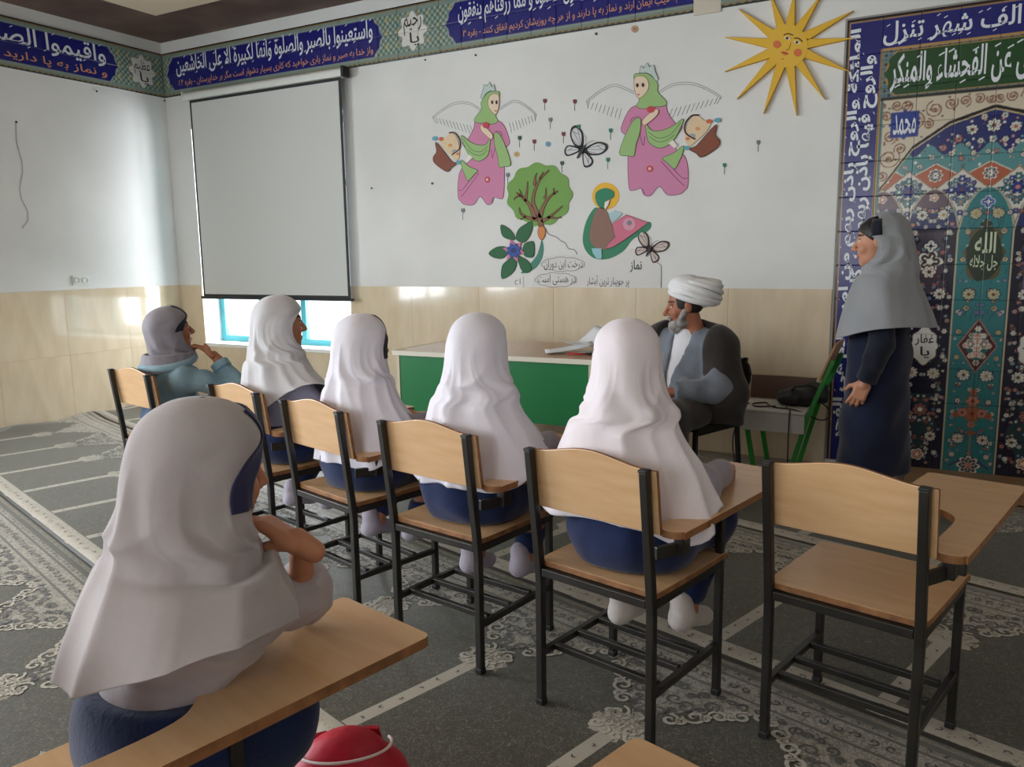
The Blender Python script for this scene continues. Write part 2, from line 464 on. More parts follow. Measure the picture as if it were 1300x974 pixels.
Lw = Letters(wl); Lo = Letters(wl); Lb = Letters(wl)
Lw.text('واستعينوا بالصبر والصلوة وانها لكبيرة الا على الخاشعين', XL+.20, xa-.10, .165, .345, marks=30, seed=2)
Lo.text('واز خدا به صبر و نماز یاری خواهید که کاری بسیار دشوار است مگر بر خداپرستان - بقره ۴۵', XL+.22, xa-.10, .065, .15, bold=.004)
Lw.text('الذين يؤمنون بالغيب و يقيمون الصلوة و مما رزقناهم ينفقون', xb+.12, -1.62, .165, .345, marks=30, seed=4)
Lo.text('که به غیب ایمان آرند و نماز به پا دارند و از هر چه روزیشان کردیم انفاق کنند - بقره ۳', xb+.16, -1.64, .065, .15, bold=.004)
Lb.text('رحیم', xm-.085, xm+.085, .17, .30, bold=.004); Lb.text('یا', xm-.03, xm+.06, .09, .19, bold=.004)
Lw.build('white_verse_lettering', M_WHITE_INK, fr); Lo.build('ochre_translation_lettering', M_ORANGE_INK, fr); Lb.build('medallion_lettering', M_BLACK_INK, fr)
# left wall run, its medallion next to the corner
yc = Y_at(180, 92); ye = Y_at(150, 92)
pl_ = frieze_paint(1.85, YF, [(1.80, ye)], [yc])
fl = frieze(3, pl_, pl_left, 1.85, YF-.010, 18, 'y')
wl2 = lambda u, v: (XL+.0108, u, v+ZF0)
Lw = Letters(wl2); Lo = Letters(wl2); Lb = Letters(wl2)
Lw.text('واقيموا الصلوة واتوا الزكوة واركعوا', 2.2, ye-.12, .165, .345, marks=20, seed=6)
Lo.text('و نماز به پا دارید و زکات بدهید و با خدا پرستان', 2.2, ye-.12, .065, .15, bold=.004)
Lb.text('عظیم', yc-.085, yc+.085, .17, .30, bold=.004); Lb.text('یا', yc-.03, yc+.06, .09, .19, bold=.004)
Lw.build('white_verse_lettering', M_WHITE_INK, fl); Lo.build('ochre_translation_lettering', M_ORANGE_INK, fl); Lb.build('medallion_lettering', M_BLACK_INK, fl)
# third run, right of the gap
pr = frieze_paint(-1.42, XR, [(-1.30, XR+.1)], [])
fr3 = frieze(4, pr, pl_front, -1.42, XR-.01, 18, 'x')
Lw = Letters(wl); Lo = Letters(wl)
Lw.text('ان الصلوة كانت على المؤمنين كتابا موقوتا', -1.10, XR-.12, .165, .345, marks=24, seed=7)
Lo.text('همانا نماز بر مؤمنان در وقتهای معین واجب شده است', -1.10, XR-.12, .065, .15, bold=.004)
Lw.build('white_verse_lettering', M_WHITE_INK, fr3); Lo.build('ochre_translation_lettering', M_ORANGE_INK, fr3)
tag(MB().box(-1.60, -1.42, YF-.012, YF+.01, ZF0-.02, ZC).build('trim_5', mat('beige_pilaster_paint', srgb(205, 196, 180), .6), bevel=.003), kind='structure')

# ------------------------------------------------------------------ tiled prayer niche
MX0, MX1, MZ0, MZ1, MXC = -.66, .93, .035, 2.715, .135
def mihrab_paint():
    p = Paint(MX0, MZ0, MX1-MX0, MZ1-MZ0, .002); U, V = p.U, p.V; A = np.abs(U-MXC)
    rr = random.Random(11)
    NAVY, TEAL, WH, MAR, OR = srgb(24, 26, 62), srgb(44, 118, 122), srgb(222, 220, 208), srgb(92, 44, 46), srgb(172, 92, 62)
    BL2 = srgb(34, 58, 138); PINK = srgb(196, 128, 112); GRN = srgb(34, 74, 40)
    p.fill(np.ones_like(U, bool), NAVY)
    # inner field above the niches
    p.fill((V < 2.235) & (A < .60), srgb(86, 140, 142))
    def both(f):
        f(1); f(-1)
    # lacy rosettes of the upper field
    arch = np.interp(A, [0, .22, .407, .569, .60], [2.141, 2.071, 1.944, 1.712, 1.64])
    p.fill((V > 1.93+.03*np.cos(A*40)) & (V < arch) & (A < .42), srgb(38, 44, 104))
    for (a, z, r, n) in [(0, 2.045, .036, 8), (.105, 2.03, .028, 8), (.05, 2.095, .016, 6), (.17, 1.985, .02, 6), (.06, 1.965, .016, 6), (.245, 1.94, .018, 6), (0, 1.97, .018, 5), (.12, 1.95, .014, 5), (.30, 1.89, .015, 6), (.2, 1.905, .016, 5), (.09, 1.90, .014, 5), (.36, 1.84, .014, 5), (.42, 1.80, .015, 5), (.02, 1.905, .012, 5), (.15, 1.875, .013, 5), (.27, 1.845, .012, 5), (.47, 1.74, .016, 5), (.33, 1.80, .013, 5)]:
        both(lambda s: p.flower(MXC+s*a, z, r, n, WH if rr.random() < .75 else PINK, rr.choice((GOLD, MAR, TEAL, OR)), NAVY))
    for k in range(90):
        a, z = rr.uniform(0, .5), rr.uniform(1.78, 2.1)
        if z < np.interp(a, [0, .22, .407, .569], [2.12, 2.05, 1.92, 1.70]):
            both(lambda s: p.flower(MXC+s*a, z, rr.uniform(.005, .009), 5, rr.choice((WH, PINK, TEAL, NAVY)), WH, None))
    # cream kites and orange kites over the pointed panels
    NC = [MXC+k*.275 for k in (-2, -1, 0, 1, 2)]
    for c in NC:
        d = np.abs(U-c)/.135+np.abs(V-1.775)/.075; p.fill((d < 1.05), WH); p.fill(d < .98, OR)
        p.flower(c, 1.785, .032, 8, NAVY, WH, WH); p.flower(c, 1.785, .018, 6, WH, MAR)
    for c in [x+.1375 for x in NC[:-1]]+[NC[0]-.1375]:
        d = np.abs(U-c)/.14+np.where(V > 1.70, (V-1.70)/.115, (1.70-V)/.25)
        p.fill(d < 1.03, srgb(150, 110, 80)); p.fill(d < .96, srgb(206, 204, 194))
        for (a, z, r) in [(0, 1.70, .034), (0, 1.76, .018), (.05, 1.70, .02), (.085, 1.69, .014), (0, 1.63, .022), (.03, 1.65, .012), (0, 1.57, .014), (.03, 1.75, .014), (.06, 1.735, .011)]:
            for s in (1, -1): p.flower(c+s*a, z, r, 6, rr.choice((TEAL, BL2, srgb(96, 138, 140))), rr.choice((PINK, MAR, WH)), NAVY)
        for s in (1, -1):
            p.spiral(c+s*.045, 1.66, .024, .005, srgb(60, 96, 120), 1.2, 0 if s > 0 else math.pi, s); p.spiral(c+s*.04, 1.725, .02, .005, srgb(60, 96, 120), 1.2, 1, -s)
    # pointed vertical panels
    for i, c in enumerate(NC):
        t = np.clip((V-1.44)/.265, 0, 1); half = .136*np.sqrt(np.clip(1-t**1.5, 0, 1))
        inn = (np.abs(U-c) < half) & (V < 1.705)
        p.fill((np.abs(U-c) < half+.011) & (V < 1.722), NAVY); p.fill((np.abs(U-c) < half+.008) & (V < 1.717), srgb(190, 178, 150))
        cen = i == 2
        base = TEAL if cen else srgb(26, 24, 44)
        p.fill(inn, base)
        if cen:
            for k in range(44):
                a, z = rr.uniform(0, .12), rr.uniform(.06, 1.6); both(lambda s: p.line([(c+s*a, z), (c+s*(a+rr.uniform(-.02, .02)), z+.035)], .004, srgb(30, 84, 96)))
        else:
            p.fill(inn & (V > 1.60), srgb(92, 70, 84)); p.fill(inn & (V < 1.60) & (V > 1.48), srgb(36, 44, 96))
            p.fill(inn & (V < 1.46) & (V > 1.1) & (np.abs(U-c) < .075+.02*np.cos(V*60)), srgb(70, 60, 74))
            p.fill(inn & (V < .5) & (V > .1) & (np.abs(U-c) < .07+.03*np.cos(V*22)), srgb(38, 60, 66))
        for k in range(120 if not cen else 60):                     # small blossoms, mirrored
            z = rr.uniform(.05, 1.60); a = rr.uniform(.0, .118)
            r = rr.uniform(.006, .013)
            pc = rr.choice((WH, WH, srgb(150, 178, 176), PINK, srgb(120, 140, 176), srgb(190, 160, 120), srgb(150, 96, 84)))
            for s in (1, -1):
                if abs(a) < .12: p.flower(c+s*a, z, r, 5, pc, rr.choice((NAVY, MAR, GOLD)), None if r < .008 else NAVY)
        for z, a, r in [(1.56, .055, .03), (1.10, .062, .032), (.625, .058, .033), (.24, .064, .03), (1.02, .07, .016), (1.30, .105, .014), (1.46, .09, .016), (.47, .08, .014), (.40, .1, .013), (.14, .09, .015), (.88, .1, .015), (.73, .1, .015)]:
            for s in (1, -1): p.flower(c+s*a, z, r, 9 if r > .02 else 6, WH if not cen or z < .7 else srgb(196, 190, 150), rr.choice((GOLD, srgb(96, 60, 30))), NAVY)
        if cen:
            th = np.arctan2(V-1.34, U-c); d = np.hypot((U-c)/.098, (V-1.33)/.165); q = d < .82+.13*np.cos(6*th+.5*math.pi)*np.cos(2*th)+.06*np.cos(4*th)
            p.fill(d < .98+.1*np.cos(6*th), srgb(92, 80, 52)); p.fill(q | (d < .9), srgb(34, 52, 32))
            p.flower(c, 1.50, .03, 4, srgb(40, 56, 34), srgb(60, 70, 44))
            p.flower(c, 1.625, .03, 4, BL2, WH, srgb(190, 200, 220))
            d = np.abs(U-c)/.098+np.abs(V-.80)/.155; p.fill(d < 1.04, PINK); p.fill(d < .98, srgb(70, 34, 40)); p.fill(d < .72, srgb(44, 96, 92))
            for a, z, r in [(0, .80, .026), (.035, .81, .024), (0, .85, .022), (0, .755, .022), (0, .9, .014), (0, .7, .013), (.06, .80, .012), (.03, .86, .013), (.03, .74, .013)]:
                for s in (1, -1): p.flower(c+s*a, z, r, 6, rr.choice((MAR, PINK, WH)), WH, WH)
            for a, z, r, cc in [(0, .395, .04, OR), (0, .47, .032, PINK), (0, .525, .018, OR), (.05, .40, .026, PINK), (.085, .385, .016, OR), (0, .33, .02, PINK), (0, .28, .012, OR)]:
                for s in (1, -1): p.flower(c+s*a, z, r, 6, cc, srgb(110, 50, 40), srgb(120, 84, 60))
            p.line([(c, .27), (c, .16)], .008, PINK); p.line([(c-.1, .07), (c, .14), (c+.1, .07)], .012, srgb(60, 60, 84)); p.flower(c, .08, .05, 8, srgb(40, 40, 60), PINK, WH)
        else:
            p.flower(c, 1.29, .055, 5, srgb(70, 52, 48), WH, WH); p.flower(c, 1.23, .036, 6, WH, MAR, MAR); p.flower(c, 1.38, .034, 4, WH, NAVY, NAVY); p.flower(c, 1.66, .02, 5, OR, WH, WH)
            th = np.arctan2(V-.79, U-c); d = np.hypot((U-c)/.075, (V-.79)/.118); p.fill(d < 1+.06*np.cos(8*th), srgb(60, 40, 40)); p.fill(d < .92+.06*np.cos(8*th), srgb(216, 214, 208))
            p.flower(c, .40, .04, 8, srgb(150, 100, 80), WH, NAVY); p.flower(c, .12, .03, 5, OR, WH, WH)
    # spandrel of scrolls over the arch
    sp = (V > arch) & (A < .596) & (V > 1.62) & (V < 2.235)
    save = p.C.copy()
    p.fill((A < .60) & (V > 1.60), srgb(206, 194, 172))
    BR = srgb(120, 72, 52)
    for (a, z, r, sg) in [(.40, 2.10, .075, 1), (.30, 2.16, .05, -1), (.22, 2.185, .036, 1), (.15, 2.19, .032, -1), (.08, 2.195, .03, 1), (.02, 2.19, .026, -1), (.53, 1.90, .062, 1), (.53, 2.02, .04, -1), (.56, 1.80, .03, -1), (.47, 1.95, .035, 1), (.555, 2.14, .036, 1), (.45, 2.19, .035, -1), (.555, 1.72, .024, 1), (.33, 2.08, .03, 1), (.5, 2.2, .03, 1), (.575, 2.2, .02, 1)]:
        for s in (1, -1): p.spiral(MXC+s*a, z, r, .0065, BR, 1.7, rr.uniform(0, 6), sg*s); p.spiral(MXC+s*a, z, r*.62, .005, srgb(150, 112, 88), 1.1, rr.uniform(0, 6), -sg*s)
    for k in range(60):
        a, z = rr.uniform(0, .59), rr.uniform(1.65, 2.23)
        for s in (1, -1): p.flower(MXC+s*a, z, .008, 4, rr.choice((BR, srgb(96, 120, 116), srgb(150, 112, 88))), BR)
    for s in (1, -1):
        p.rect(MXC+s*.455-.074, MXC+s*.455+.074, 2.014, 2.163, BL2)
    for k in range(24):
        for s in (1, -1): p.flower(MXC+s*.455+.074*math.cos(k*.785), 2.088+.074*math.sin(k*.785), .012, 5, BL2, BL2)
    p.C = np.where(sp[..., None], p.C, save)
    p.fill((np.abs(V-arch-.008) < .009) & (A < .585), srgb(34, 28, 24)); p.fill((np.abs(V-arch+.006) < .004) & (A < .57), srgb(196, 178, 140))
    p.fill((A > .575) & (A < .60) & (V < 2.235), srgb(70, 110, 112)); p.fill((A > .589) & (A < .594) & (V < 2.235), GOLD)
    # green band and blue band
    p.fill((V > 2.235) & (V < 2.25) & (A < .60), DARKL)
    g = (V >= 2.25) & (V < 2.515) & (A < .595); p.fill(g, srgb(112, 128, 118))
    k = 2*math.pi/.05; q = np.sin(k*U)*np.sin(k*V); p.fill(g & (q > .4), srgb(70, 110, 150)); p.fill(g & (q < -.5), srgb(44, 52, 60))
    w = np.abs(V-2.3825)/.12; p.fill(g & (w < 1.04) & (A < .575-.05*w**2), GOLD); p.fill(g & (w < 1) & (A < .57-.05*w**2+.008*np.cos(w*9)), GRN)
    p.fill((V >= 2.515) & (V < 2.528) & (A < .605), GOLD)
    bb = (A >= .605) | (V >= 2.528); p.fill(bb, srgb(28, 34, 112)); p.fill((A >= .595) & (A < .605) & (V < 2.52), GOLD)
    o = np.minimum(.795-A, 2.715-V); p.fill(o < .022, srgb(176, 140, 90)); p.fill(o < .014, srgb(40, 32, 36))
    return p
mp_ = mihrab_paint()
mih = tag(empty('prayer_niche_panel', (MXC, YF, 0)), 'tall arched prayer niche panel of painted blue, green and turquoise glazed tiles on the wall', 'tile panel')
def par_local(o, parent):
    o.parent = parent; o.matrix_parent_inverse = Matrix.Translation(-Vector(parent.location)); return o
par_local(MB().box(MX0-.012, MX1+.012, YF-.012, YF, MZ0-.005, MZ1+.012).build('backing', mat('niche_grout', srgb(150, 146, 140), .8)), mih)
eu = [MX0]+[MXC+.2*k for k in range(-3, 5)][0:0]
eu = np.linspace(MX0, MX1, 9); ev = np.linspace(MZ0, MZ1, 14)
plm = lambda U, V, D: np.stack([U, np.full_like(U, YF-.020)+D, V], -1)
for a, b in zip(eu[:-1], eu[1:]):
    for c, d in zip(ev[:-1], ev[1:]):
        par_local(glazed_tile(mp_, plm, a, b, c, d, .0042, None, gap=.0008), mih)
wm = lambda u, v: (u, YF-.0208, v)
def verse(name, items, m=M_WHITE_INK):
    L = Letters(wm)
    for it, kw in items: L.text(*it, **kw)
    o = par_local(L.build(name, m), mih); o['kind'] = 'stuff'; return o
verse('top_band_lettering', [(('خير من الف شهر تنزل', -.46, .62, 2.54, 2.675), dict(marks=26, seed=8, bold=.016))])
verse('green_band_lettering', [(('ان الصلوة تنهى عن الفحشاء والمنكر', -.41, .68, 2.275, 2.49), dict(marks=20, seed=12, bold=.02))])
verse('side_band_lettering', [(('والروح فيها باذن ربهم من كل امر حتى مطلع الفجر', -.575, -.472, .10, 2.50), dict(rot=True, marks=26, seed=9, bold=.035)), (('الملئكة والروح باذن ربهم من امر سلام هى الفجر', -.640, -.555, .16, 2.66), dict(rot=True, marks=26, seed=19, bold=.035))])
verse('side_band_lettering', [(('ليلة القدر خير وما ادراك ما انا انزلناه فى ليلة', .740, .835, .10, 2.50), dict(rot=True, marks=26, seed=10, bold=.02)), (('ادراك ما ليلة القدر انا انزلناه فى ليلة القدر', .825, .912, .16, 2.66), dict(rot=True, marks=26, seed=29, bold=.02))])
for c in (-.32, .59): verse('square_lettering', [(('محمد', c-.06, c+.06, 2.03, 2.15), dict(bold=.01))])
L = Letters(wm)
L.text('الله', .085, .19, 1.335, 1.455, bold=.02); L.text('جل جلاله', .065, .205, 1.235, 1.325, bold=.016)
par_local(L.build('cartouche_lettering', mat('pale_green_glaze', srgb(196, 206, 176), .3)), mih)
L = Letters(wm)
for c in (MXC-.275, MXC+.275): L.text('غفار', c-.05, c+.05, .79, .86, bold=.012); L.text('یا', c-.02, c+.03, .715, .785, bold=.012)
par_local(L.build('shield_lettering', M_BLACK_INK), mih)['kind'] = 'stuff'

tag(MB().box(-.19, 1.15, 4.87, YF-.022, .009, .040).build('low_platform', mat('tan_platform_board', srgb(176, 140, 104), .4, c2=srgb(150, 116, 82), nscale=5, stretch=(1, 8, 1)), bevel=.004), 'low tan wooden platform board on the carpet before the prayer niche', 'platform')
# ------------------------------------------------------------------ prayer carpets
class E_:
    """tiny expression builder over Math nodes"""
    nt = None
    def __init__(s, k): s.k = k
    @staticmethod
    def op(o, *a):
        n = E_.nt.nodes.new('ShaderNodeMath'); n.operation = o
        for i, v in enumerate(a):
            if isinstance(v, E_): E_.nt.links.new(v.k, n.inputs[i])
            else: n.inputs[i].default_value = v
        return E_(n.outputs[0])
    def __add__(s, o): return E_.op('ADD', s, o)
    def __sub__(s, o): return E_.op('SUBTRACT', s, o)
    def __mul__(s, o): return E_.op('MULTIPLY', s, o)
    def __gt__(s, o): return E_.op('GREATER_THAN', s, o)
    def __lt__(s, o): return E_.op('LESS_THAN', s, o)
    def abs(s): return E_.op('ABSOLUTE', s)
    def max(s, o): return E_.op('MAXIMUM', s, o)
    def min(s, o): return E_.op('MINIMUM', s, o)
PITCHU, ROWV = .577, 1.22
def carpet_mat(name, phase):
    m = bpy.data.materials.new(name); m.use_nodes = True; nt = m.node_tree; E_.nt = nt; b = nt.nodes['Principled BSDF']
    tc = nd(nt, 'ShaderNodeTexCoord'); sx = nd(nt, 'ShaderNodeSeparateXYZ'); nt.links.new(tc.outputs['Object'], sx.inputs[0])
    u, v = E_(sx.outputs[0]), E_(sx.outputs[1])
    def noise(scale, det=2, dist=0., vec=None):
        n = nd(nt, 'ShaderNodeTexNoise'); n.inputs['Scale'].default_value = scale; n.inputs['Detail'].default_value = det; n.inputs['Distortion'].default_value = dist
        nt.links.new(tc.outputs['Object'], n.inputs['Vector']); return E_(n.outputs[0])
    nA, nB, nC, nD = noise(13, 3), noise(34, 2, .8), noise(75, 2, .6), noise(5, 3)
    us = u-phase+60*PITCHU
    a = E_.op('PINGPONG', us, PITCHU/2)
    an = a*(2/PITCHU)
    wob = (nA-.5)*.16
    band0 = (v > .018)*(v < .105)
    stripe = (a < .026)*(v < .62)
    r2 = (a*a)*(1/.085**2)+((v-.66)*(v-.66))*(1/.075**2)+(nB-.5)*2.2
    med = (r2 < 1)
    edge = E_.op('POWER', an, .75)*.27+.745+(nA-.5)*.06+(nB-.5)*.10-(E_.op('SINE', a*62.0).abs())*.03
    span = (v > edge)
    top = (v > 1.02)
    ivory = band0.max(stripe).max(med).max(span).max(top)
    curl = ((nB-.5).abs() < .030).max(((nC-.5).abs() < .022))       # scroll lines inside the ivory
    curl = curl*((v > .64).max(band0*((nC > .58))))
    holes = (nB > .63)*(v > .70)*(v < 1.02)
    lines = ((v > 1.028)*(v < 1.040)).max((v > 1.122)*(v < 1.134)).max((v > 1.160)*(v < 1.185)).max((v > .104)*(v < .110)).max(((a > .026)*(a < .030)*(v < .60)*(v > .105)))
    endl = (v < .014).max(v > 1.206)
    ink = (curl*.75).max(holes).max(lines).max(endl)
    fleck = ((nC-.5).abs() < .014).max((nB-.47).abs() < .010)       # fine light tracery on the field
    def mix(fac, A, B):
        x = nd(nt, 'ShaderNodeMix', data_type='RGBA')
        nt.links.new(fac.k, x.inputs[0])
        for val, i in ((A, 6), (B, 7)):
            if isinstance(val, tuple): x.inputs[i].default_value = val+(1,)
            else: nt.links.new(val, x.inputs[i])
        return x.outputs[2]
    field = mix(nD, srgb(64, 56, 39), srgb(49, 42, 28))
    field = mix(fleck*.5, field, srgb(136, 132, 114))
    iv = mix(nD, srgb(186, 178, 164), srgb(158, 148, 134))
    iv = mix(ink*.80, iv, srgb(50, 46, 40))
    c = mix(ivory, field, iv)
    c = mix(endl, c, srgb(52, 48, 40))
    nt.links.new(c, b.inputs['Base Color'])
    b.inputs['Roughness'].default_value = .52; b.inputs['Specular IOR Level'].default_value = .4; b.inputs['Sheen Weight'].default_value = .27; b.inputs['Sheen Roughness'].default_value = .45; b.inputs['Sheen Tint'].default_value = (.92, .95, .92, 1)
    n2 = nd(nt, 'ShaderNodeTexNoise'); n2.inputs['Scale'].default_value = 420
    nt.links.new(tc.outputs['Object'], n2.inputs['Vector'])
    h = E_(n2.outputs[0])*.6+ivory*.8
    bp = nd(nt, 'ShaderNodeBump'); bp.inputs['Strength'].default_value = .35; bp.inputs['Distance'].default_value = .004
    nt.links.new(h.k, bp.inputs['Height']); nt.links.new(bp.outputs[0], b.inputs['Normal'])
    return m
CA = math.radians(16.5); CC, CS = math.cos(CA), math.sin(CA)
M_CARPET_EDGE = mat('carpet_edge', srgb(58, 54, 46), .9)
def ribbons(curves, z=.0, th=.0006):
    """flat tapering ribbons (pile scrolls)"""
    V, Fq, b = [], [], 0
    for pts, w in curves:
        P = np.array(pts, float); T = np.gradient(P, axis=0); T /= (np.linalg.norm(T, axis=1, keepdims=True)+1e-9)
        Nn = np.c_[-T[:, 1], T[:, 0]]; n = len(P); ww = (w*(.35+.65*np.sin(np.linspace(.15, 1, n)*math.pi)))[:, None]
        for sd in (1, -1): V.append(np.c_[P+Nn*ww*sd, np.full(n, z)])
        i = np.arange(n-1); Fq.append(np.stack([b+n+i, b+n+i+1, b+i+1, b+i], -1)); b += 2*n
    return np.concatenate(V), np.concatenate(Fq)
def curl(a, v, r, ph=0., sg=1, turns=1.25, n=18):
    t = np.linspace(0, 1, n); rr = r*(1-.8*t); q = ph+sg*2*math.pi*turns*t
    return np.c_[a+rr*np.cos(q), v+rr*np.sin(q)]
_rr = random.Random(3)
def cell_curls(dark):
    C = []
    L = [(.05, .715, .036), (.085, .785, .030), (.13, .845, .036), (.18, .895, .030), (.23, .940, .030), (.268, .975, .020), (.035, .655, .030), (.062, .628, .022), (.022, .612, .018), (.01, .70, .028), (.11, .80, .018), (.16, .86, .018), (.21, .915, .016), (.075, .70, .016), (.05, .675, .016)] if not dark else \
        [(.035, .80, .026), (.08, .87, .030), (.135, .925, .028), (.20, .985, .022), (.03, .89, .030), (.25, 1.0, .014), (.09, .965, .022), (.01, .965, .020), (.17, .985, .016), (.015, .76, .014), (.055, .94, .015), (.115, .885, .012), (.06, .83, .014), (.13, .985, .014)]
    for a, v, r in L:
        ph, sg = _rr.uniform(0, 6), _rr.choice((1, -1))
        for m in (1, -1):
            c = curl(0, 0, r, ph, sg); c[:, 0] = m*(c[:, 0]+a); c[:, 1] += v; C.append((c, .0062 if not dark else .0042))
    if dark:
        for k in range(12):
            x = -.2885+.048*(k+.5); C.append((curl(x, 1.082, .017, k*.9, 1 if k % 2 else -1, 1.0, 12), .0035)); C.append((curl(x+.024, 1.147, .009, k*1.7, 1, .7, 8), .0026))
        for k in range(7): x = -.2885+.082*(k+.5); C.append((curl(x, .062, .014, k*2.1, 1, .6, 8), .0030))
        for k in range(6): C.append((curl(0, .16+.075*k, .010, k*2.3, 1, .5, 7), .0030))
    return C
_mi = np_mesh('ivory_scrolls', *ribbons(cell_curls(False))); _md = np_mesh('dark_scrolls', *ribbons(cell_curls(True), .0004))
_mi.materials.append(mat('ivory_pile', srgb(178, 170, 154), .8, sheen=.3)); _md.materials.append(mat('dark_pile', srgb(54, 50, 42), .8, sheen=.3))
PHASE = {0: -1.88, 1: -1.385, 2: -1.66, 3: -1.5, -1: -1.70, -2: -1.4, -3: -1.2, -4: -1.5, -5: -1.3}
for ki, k in enumerate((3, 2, 1, 0, -1, -2, -3, -4, -5)[1:]):
    v0 = 1.04+ROWV*k
    bm = bmesh.new()
    nu, nv = 100, 13
    g = [[bm.verts.new((-8.3+i*.118, j*(ROWV-.006)/nv, 0)) for j in range(nv+1)] for i in range(nu+1)]
    for i in range(nu):
        for j in range(nv): bm.faces.new((g[i][j], g[i+1][j], g[i+1][j+1], g[i][j+1]))
    T = Matrix.Rotation(-CA, 4, 'Z'); T.translation = Vector((v0*CS, v0*CC, 0)); Ti = T.inverted()
    for pt, no in (((XL+.012, 0, 0), (-1, 0, 0)), ((XR-.012, 0, 0), (1, 0, 0)), ((0, YF-.028, 0), (0, 1, 0)), ((0, YB+.012, 0), (0, -1, 0))):
        bmesh.ops.bisect_plane(bm, geom=bm.verts[:]+bm.edges[:]+bm.faces[:], plane_co=Ti @ Vector(pt), plane_no=(Ti.to_3x3() @ Vector(no)), clear_outer=True)
    if not bm.faces: bm.free(); continue
    for vv in bm.verts:
        w = T @ vv.co
        ripple = .0012*math.sin(w.x*5+k)*math.sin(w.y*7)
        near = max(0, 1-(w.x-XL)/.35)                                # the pile rucks up against the left wall
        if w.y > 2.2: ripple += near*(.016+.014*math.sin(w.y*9+k))
        vv.co.z = .0085+ripple
    be = [e for e in bm.edges if e.is_boundary]
    ex = bmesh.ops.extrude_edge_only(bm, edges=be)
    for q in ex['geom']:
        if isinstance(q, bmesh.types.BMVert): q.co.z = 0.0006
    me = bpy.data.meshes.new('prayer_carpet'); bm.to_mesh(me); bm.free()
    o = link('prayer_carpet', me, carpet_mat('prayer_carpet_%d' % ki, PHASE[k]), smooth=True)
    o.matrix_world = T
    tag(o, ['olive and ivory prayer carpet strip running under the desk and the man\'s chair', 'olive and ivory prayer carpet strip between the desk and the row of pupils', 'olive and ivory prayer carpet strip under the row of pupils\' chairs', 'olive and ivory prayer carpet strip under the pupil leaning on her hand', 'olive and ivory prayer carpet strip behind the pupil leaning on her hand', 'olive and ivory prayer carpet strip in the back half of the room', 'olive and ivory prayer carpet strip by the back windows', 'short olive and ivory prayer carpet strip in the back corner'][ki], 'carpet', 'prayer carpets laid in rows')
    if k >= -1:
        for q in range(-16, 8):
            uc = PHASE[k]+q*PITCHU; ok = True
            for du in (-.3, .3):
                for dv in (0., ROWV):
                    w = T @ Vector((uc+du, dv, 0)); ok = ok and XL+.4 < w.x < XR-.05 and YB+.05 < w.y < YF-.05
            w = T @ Vector((uc, .6, 0))
            if not ok or np.dot(np.array([w.x, w.y, -1.35]), _F) < .3: continue
            for me_ in (_mi, _md):
                c_ = link('scroll_motif', me_, None, o); c_.location = (uc, 0, .0103); c_['kind'] = 'stuff'

# ------------------------------------------------------------------ tablet-arm chairs
M_WOOD = mat('beech_laminate', srgb(217, 177, 134), .34, .5, c2=srgb(208, 165, 120), nscale=3.2, ndet=4, stretch=(1.6, 12, 12), coat=.15)
M_WOODE = mat('plywood_edge', srgb(158, 108, 66), .6, c2=srgb(120, 78, 46), nscale=20)
M_TUBE = mat('black_painted_tube', srgb(40, 36, 30), .38, .5, c2=srgb(28, 25, 22), nscale=9)
M_CAP = mat('black_plastic_cap', srgb(22, 22, 22), .5)
def board(poly, z0, z1, name, parent, f=None, bevel=.003):
    """laminate board with darker edges"""
    m = MB().prism(poly, z0, z1, f); o = m.build(name, M_WOOD, parent, bevel=bevel)
    o.data.materials.append(M_WOODE)
    n = len(poly)
    for i, p in enumerate(o.data.polygons): p.material_index = 0 if i < 2 else 1
    return o
def smooth_poly(keys, n=6):
    """closed Catmull-Rom through the keys; (x,y,1) marks a corner"""
    out = []; m = len(keys)
    P = [np.array(k[:2], float) for k in keys]
    for i in range(m):
        a, b, c, d = P[i-1], P[i], P[(i+1) % m], P[(i+2) % m]
        if len(keys[i]) > 2: a = b
        if len(keys[(i+1) % m]) > 2: d = c
        if len(keys[i]) > 2 and len(keys[(i+1) % m]) > 2: out.append(tuple(b)); continue
        for t in np.linspace(0, 1, n, endpoint=False):
            out.append(tuple(.5*((2*b)+(-a+c)*t+(2*a-5*b+4*c-d)*t*t+(-a+3*b-3*c+d)*t**3)))
    return out
SEATZ = .440
TABZ = .640
LEAN = .045
